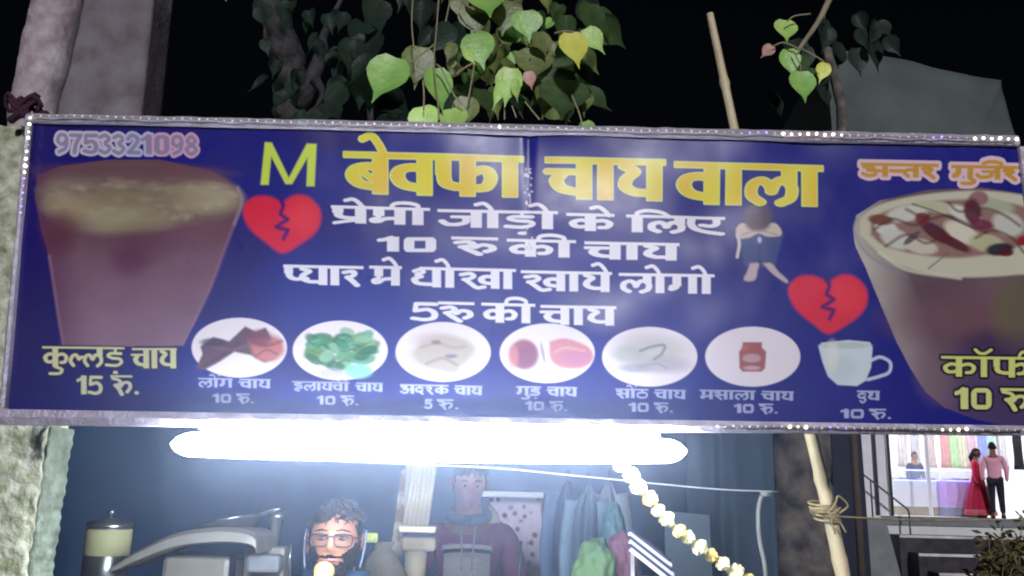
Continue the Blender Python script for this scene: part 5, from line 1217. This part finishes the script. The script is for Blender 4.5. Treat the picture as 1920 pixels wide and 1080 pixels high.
# green and pink bundle
gp = mat('green_cloth', L(92, 118, 70), .85, 0, .2, 4, .5, 20, col2=L(50, 92, 72)); pk = mat('pink_cloth', L(112, 72, 92), .85, 0, .2, 4, .5, 20)
def mound(name, c, sx, sy, sz, m, parent, seed):
    bm = bmesh.new(); bmesh.ops.create_icosphere(bm, subdivisions=5, radius=1)
    for v in bm.verts:
        n = v.co.normalized(); f = 1 + .16 * noise.noise(n * 2.4 + Vector((seed, 0, 0))) + .05 * noise.noise(n * 7 + Vector((seed, 4, 0))); v.co = Vector((n.x * sx, n.y * sy, n.z * sz)) * f + Vector(c)
    return from_bm(name, bm, m, parent, True)
root = empty('cloth_bundle', at(1150, 1180, 2.8)); root.location.z = 0; tag(root, 'bundle of green and pink cloth piled up below the hanging clothes', 'bundle'); inv = -root.location; s_ = mpp(2.8)
mound('green_cloth', at(1116, 1096, 2.8) + inv, 42 * s_, .1, 78 * s_, gp, root, 1); mound('pink_cloth', at(1164, 1074, 2.86) + inv, 36 * s_, .1, 70 * s_, pk, root, 5); mound('teal_cloth', at(1150, 1010, 2.95) + inv, 24 * s_, .08, 66 * s_, mat('teal_cloth', L(54, 92, 98), .85, 0, .2, 4), root, 9)
a = at(1140, 1120, 2.9) + inv; block('crate', (0, a.y, a.z / 2), (.24, .3, a.z), woodm, root, .01)
# small rack with a slanted slatted roof
root = empty('slatted_rack', at(1215, 1180, 2.6)); root.location.z = 0; tag(root, 'small rack with slanting dark and pale slats below the garland', 'rack'); inv = -root.location; s_ = mpp(2.6)
for k in range(6):
    a, b = at(1178 + k * .6, 992 + k * 7.5, 2.58 - .012 * k) + inv, at(1256 + k * 2, 1052 + k * 9, 2.58 - .012 * k) + inv; d = b - a
    box('slat', (a + b) / 2, (d.length, .02, 7 * s_), (whitec if k % 2 else navy), root, rot=d.to_track_quat('X', 'Z'))
for x, y0 in ((1184, 1034), (1196, 1042), (1250, 1090)):
    a, b = at(x + 4, 1150, 2.62) + inv, at(x, y0, 2.62) + inv; box('upright', (a + b) / 2, (6 * s_, .02, (b - a).length), blackm if x == 1196 else whitec, root)
a = at(1226, 1100, 2.68) + inv; block('yellow_box', (a.x, a.y, a.z - .02), (42 * s_, .08, 56 * s_), mat('yellow_card', L(210, 196, 120), .7, 0, .3, 20), root, .004)
a = at(1215, 1150, 2.66) + inv; block('rack_base', (0, a.y, a.z / 2), (.14, .12, a.z), woodm, root, .005)
o = slab('grey_board', [(1246, 958), (1330, 966), (1342, 1200), (1252, 1200)], 3.9, .02, mat('pale_board', L(122, 140, 156), .8, 0, .1, 3)); tag(o, 'pale blue grey board standing behind the garland', 'board')
p = at(1296, 1200, 3.9); bx_ = box('board_prop', (0, 0, 0), (.2, .04, p.z + .02), woodm, o); bx_.location = (p.x, p.y + .04, (p.z + .02) / 2)
# ------------------------------------------------------------------ lit shop beyond, on the right
SY = 19.0; FZ = at(1700, 968, SY).z; sx_ = lambda px, Y=SY: at(px, 968, Y).x
white = mat('white_wall', (.78, .78, .8, 1), .6, 0, .05, 3); tile = mat('pale_tile', L(214, 218, 210), .35, 0, .06, 2); stone = mat('dark_step_stone', L(52, 50, 54), .8, 0, .4, 5, .5, 12)
grey = mat('shop_grey', L(120, 124, 124), .7, 0, .15, 3)
root = empty('shop_building', (sx_(1850), SY * YS, 0)); tag(root, 'brightly lit shop with glass front and white pillars beyond the right end of the stall', 'shop'); inv = -root.location
X0, X1 = sx_(1596) + inv.x, sx_(2230) + inv.x
box('floor_slab', ((X0 + X1) / 2, 2.5, FZ / 2), (X1 - X0, 5, FZ), tile, root); cz = FZ + 3.1
box('back_wall', ((X0 + X1) / 2, 5.1, FZ + 1.55), (X1 - X0, .2, 3.1), white, root); box('side_wall', (X0 - .1, 2.6, (FZ + 3.1) / 2), (.2, 5.2, FZ + 3.1), white, root); box('side_wall', (X1 + .1, 2.6, (FZ + 3.1) / 2), (.2, 5.2, FZ + 3.1), white, root)
box('ceiling', ((X0 + X1) / 2, 2.6, cz + .1), (X1 - X0 + .4, 5.2, .2), white, root); box('fascia', ((X0 + X1) / 2, .1, cz + .75), (X1 - X0 + .4, .3, 1.1), mat('fascia_grey', L(70, 70, 80), .6), root)
lm = glow('shop_light', (.96, .95, 1.0, 1), 80.0)
for i in range(4):
    for j in range(2): box('ceiling_lamp', (X0 + .9 + i * 2.0, 1.4 + j * 2.2, cz - .02), (1.1, .16, .035), lm, root)
for k, (px, w) in enumerate(((1630, .2), (1656, .2))):
    x = at(px, 900, SY).x + inv.x; box('front_pillar', (x, .12 + .02 * k, FZ + 1.55), (w, .2, 3.1), white, root)
for px in (1645, 1673): x = at(px, 900, SY).x + inv.x; box('dark_frame', (x, .16, FZ + 1.5), (.07, .12, 3.0), mat('black_frame', L(16, 20, 20), .4), root)
for px in (1760, 1898): x = at(px, 900, SY).x + inv.x; box('glass_door_frame', (x, .5, FZ + 1.5), (.07, .06, 3.0), white, root)
gm = bpy.data.materials.new('clear_pane'); gm.use_nodes = True; gb = gm.node_tree.nodes['Principled BSDF']; gb.inputs['Base Color'].default_value = (.8, .9, .95, 1); gb.inputs['Alpha'].default_value = .12; gb.inputs['Roughness'].default_value = .05
for a, b in ((1680, 1757), (1764, 1894)): xa, xb = at(a, 900, SY).x + inv.x, at(b, 900, SY).x + inv.x; box('glass_pane', ((xa + xb) / 2, .5, FZ + 1.45), (xb - xa, .012, 2.9), gm, root)
# steps
root2 = empty('stone_steps', (sx_(1880), SY * YS, 0)); tag(root2, 'dark stone steps with white edges leading up to the lit shop', 'steps'); i2 = -root2.location
sw = mat('white_edge_paint', L(206, 206, 200), .6, 0, .25, 3)
for k in range(4):
    z = FZ - .04 - .36 * k; y = -.5 * k; xa = sx_(1652 + 14 * k) + i2.x; xb = sx_(2230) + i2.x
    if k: box('step', ((xa + xb) / 2, y - .0 + .25 + .0, z / 2), (xb - xa, .5, z) if z > .02 else (xb - xa, .5, .02), stone, root2)
    if k and z > .02: box('white_edge', ((xa + xb) / 2, y + .0 - .012, z - .025), (xb - xa, .024, .055), sw, root2)
    if k == 0: box('floor_edge', ((xa + xb) / 2, -.02, z - .06), (xb - xa, .04, .2), grey, root2)
o = slab('stair_wall', [(1600, 968), (1660, 972), (1700, 1120), (1612, 1120)], 18.0, .3, grey); tag(o, 'grey sloping side wall of the steps, left of the white edges', 'wall')
p = at(1640, 975, 18.0); 
rail = empty('handrail', at(1693, 1000, 18.6)); tag(rail, 'thin dark handrail slanting down beside the shop entrance', 'handrail'); iv = -rail.location; rm = mat('rail_paint', L(60, 66, 70), .4)
tube('rail', [at(1600, 876, 18.6) + iv, at(1640, 906, 18.6) + iv, at(1702, 955, 18.6) + iv, at(1704, 962, 18.6) + iv], .022, rm, rail, 8)
for x, y in ((1632, 900), (1704, 958)): a = at(x, y, 18.6) + iv; tube('rail_post', [a, Vector((a.x, a.y, FZ - .72 - rail.location.z + (0 if x > 1650 else .7)))], .02, rm, rail, 8)
# counters
neon = glow('blue_neon', (.08, .12, 1.0, 1), 7.0)
def counter(name, label, pa, pb, Y, m, base_m, h=.95):
    xa, xb = at(pa, 900, Y).x, at(pb, 900, Y).x; r = empty(name, ((xa + xb) / 2, Y * YS, FZ)); tag(r, label, 'counter'); w = xb - xa
    box('front_panel', (0, 0, h * .55), (w, .5, h * .66), m, r); box('plinth', (0, .02, h * .11), (w * .98, .46, h * .22), base_m, r)
    box('glass_case', (0, 0, h * .88 + .12), (w, .5, .24), gm, r); box('neon_strip', (0, -.26, h * .88 + .25), (w, .02, .035), neon, r); box('neon_strip', (0, -.262, h * .885), (w, .02, .02), neon, r)
    for k in range(int(w / .22)):
        box('jewel_tray', (-w / 2 + .12 + k * .22, -.05, h * .9 + .03), (.14, .2, .03), (navy if k % 3 else whitec), r)
    return r
tan = mat('tan_plinth', L(150, 130, 90), .7, 0, .1)
counter('display_counter', 'white shop counter with a blue lit glass top, left of the glass door post', 1668, 1752, 20.4, white, tan)
counter('display_counter', 'lilac lit shop counter right of the glass door post behind the woman in red', 1764, 1826, 20.0, mat('lilac_lit_panel', L(196, 150, 226), .5, 0, .08), mat('blue_grey_plinth', L(110, 112, 150), .6))  # purple light on this counter is put into the panel colour
counter('display_counter', 'narrow white counter seen between the pillars at the left end of the shop', 1600, 1628, 20.6, white, tan)
# colourful dresses on the back wall
for i, (px, c, nm) in enumerate(((1692, (236, 216, 220), 'pale pink'), (1716, (214, 214, 236), 'pale lilac'), (1744, (230, 190, 190), 'rose'), (1772, (236, 96, 88), 'red'), (1788, (150, 236, 110), 'bright green'), (1804, (232, 226, 150), 'cream yellow'), (1822, (230, 150, 190), 'pink'), (1842, (40, 70, 236), 'royal blue'), (1858, (120, 226, 200), 'mint green'), (1880, (220, 220, 232), 'white'), (1908, (0, 0, 0), 'black'))):
    p = at(px, 840, 22.6); c = tuple(int(v_ * .4 + 240 * .6) for v_ in c) if sum(c) else (26, 24, 34); m = mat('dress_cloth', L(*c), .8, 0, .15, 6, .3, 20); z1 = FZ + 2.5; z0 = FZ + 1.25
    bm = bmesh.new(); rows = []
    for k in range(9):
        t = k / 8; w = .09 + .02 * sin(t * 6) + .08 * t; row = [bm.verts.new(((j / 10 - .5) * 2 * w, .03 * sin(j * 1.9) * t, (z0 - z1) * t)) for j in range(11)]; rows.append(row)
    for r0, r1 in zip(rows, rows[1:]):
        for j in range(10): bm.faces.new((r0[j], r1[j], r1[j + 1], r0[j + 1]))
    bmesh.ops.solidify(bm, geom=bm.faces, thickness=.02); o = from_bm('hanging_dress', bm, m, None, True); o.location = (p.x, p.y, z1)
    tag(o, nm + ' dress hanging on the back wall of the lit shop', 'dress', 'dresses hanging in the lit shop')
# people of the shop
pinks = mat('pink_shirt', L(236, 172, 188), .8, 0, .1, 6, .3, 20); trou = mat('dark_trousers', L(24, 24, 40), .8); redd = mat('red_gown', L(226, 30, 70), .7, 0, .25, 4, .5, 20, col2=L(190, 16, 90)); hem = mat('pale_hem', L(240, 130, 140), .7, 0, .2, 20)
std = {'lel': (-.145, .0, .63), 'lwr': (-.14, -.04, .48), 'rel': (.145, .0, .63), 'rwr': (.14, -.04, .48)}
a = at(1872, 966, SY - .2)
figure('man in a pink shirt and dark trousers standing at the front of the lit shop', (a.x, a.y, FZ), 1.72, std, skind, pinks, trou, blackm, 'short', pi - .5, None, False, face=False)
def gown(root, J, R, h, hc, HH, rq):
    bm = bmesh.new(); rows = []; n = 48
    for i in range(15):
        t = i / 14; z = (.62 - .585 * t) * h; row = []
        for k in range(n):
            q = 2 * pi * k / n; r = (.075 + .175 * t ** .9) * h * (1 + .09 * t * sin(q * 9 + 1) + .04 * t * sin(q * 5)); row.append(bm.verts.new((cos(q) * r, sin(q) * r * .85, z)))
        rows.append(row)
    for i, (r0, r1) in enumerate(zip(rows, rows[1:])):
        for k in range(n):
            f = bm.faces.new((r0[k], r1[k], r1[(k + 1) % n], r0[(k + 1) % n]))
    bmesh.ops.solidify(bm, geom=bm.faces, thickness=.008)
    o = from_bm('skirt', bm, redd, root, True); o.data.materials.append(hem)
    for p in o.data.polygons: p.material_index = 1 if p.center.z < .12 * h else 0
a = at(1838, 958, SY + .3)
figure('woman in a long flared red gown with a pale hem inside the lit shop', (a.x, a.y, FZ), 1.6, std, skinm, redd, trou, blackm, 'long', .9, None, False, skirt=True, extra_fn=gown, face=False)
a = at(1727, 900, 21.5)
figure('person in dark blue standing behind the white shop counter', (a.x, a.y + .3, FZ), 1.62, std, skinm, navy, trou, blackm, 'short', .2, None, False)
# scrubby plant in front of the steps
def shrub():
    c = at(1880, 1080, 9.0); root = empty('shrub', (c.x, c.y, 0)); tag(root, 'dry yellow green shrub in the dark in front of the shop steps', 'shrub'); r = random.Random(8)
    stems = bmesh.new(); lv = bmesh.new(); iv = -root.location
    for k in range(34):
        if k < 22: px, py = r.gauss(1868, 24), r.uniform(1000, 1076)
        else: px, py = r.uniform(1900, 1990), r.uniform(930, 1060)
        t = at(px, py, 9.0 + r.uniform(-.5, .5)) + iv; b0 = Vector((r.uniform(-.3, .3), r.uniform(-.2, .2), 0)); pts = curve_pts([b0, b0.lerp(t, .55) + Vector((r.uniform(-.12, .12), 0, .05)), t], 14); b_tube(stems, pts, [.012 - .0006 * i for i in range(len(pts))], 5)
        for q in pts[4:]:
            for _ in range(5):
                d = Vector((r.gauss(0, 1), r.gauss(0, 1), r.gauss(0, .8))).normalized(); p = q + d * r.uniform(.01, .09); u = d.orthogonal().normalized(); s = r.uniform(.05, .10)
                lv.faces.new([lv.verts.new(p), lv.verts.new(p + d * s * .6 + u * s * .35), lv.verts.new(p + d * s * 1.3), lv.verts.new(p + d * s * .6 - u * s * .35)])
    from_bm('stems', stems, twig, root, True); from_bm('foliage', lv, mat('dry_leaves', L(120, 106, 62), .7, 0, .3, 3, col2=L(60, 54, 36)), root)['kind'] = 'stuff'
shrub()
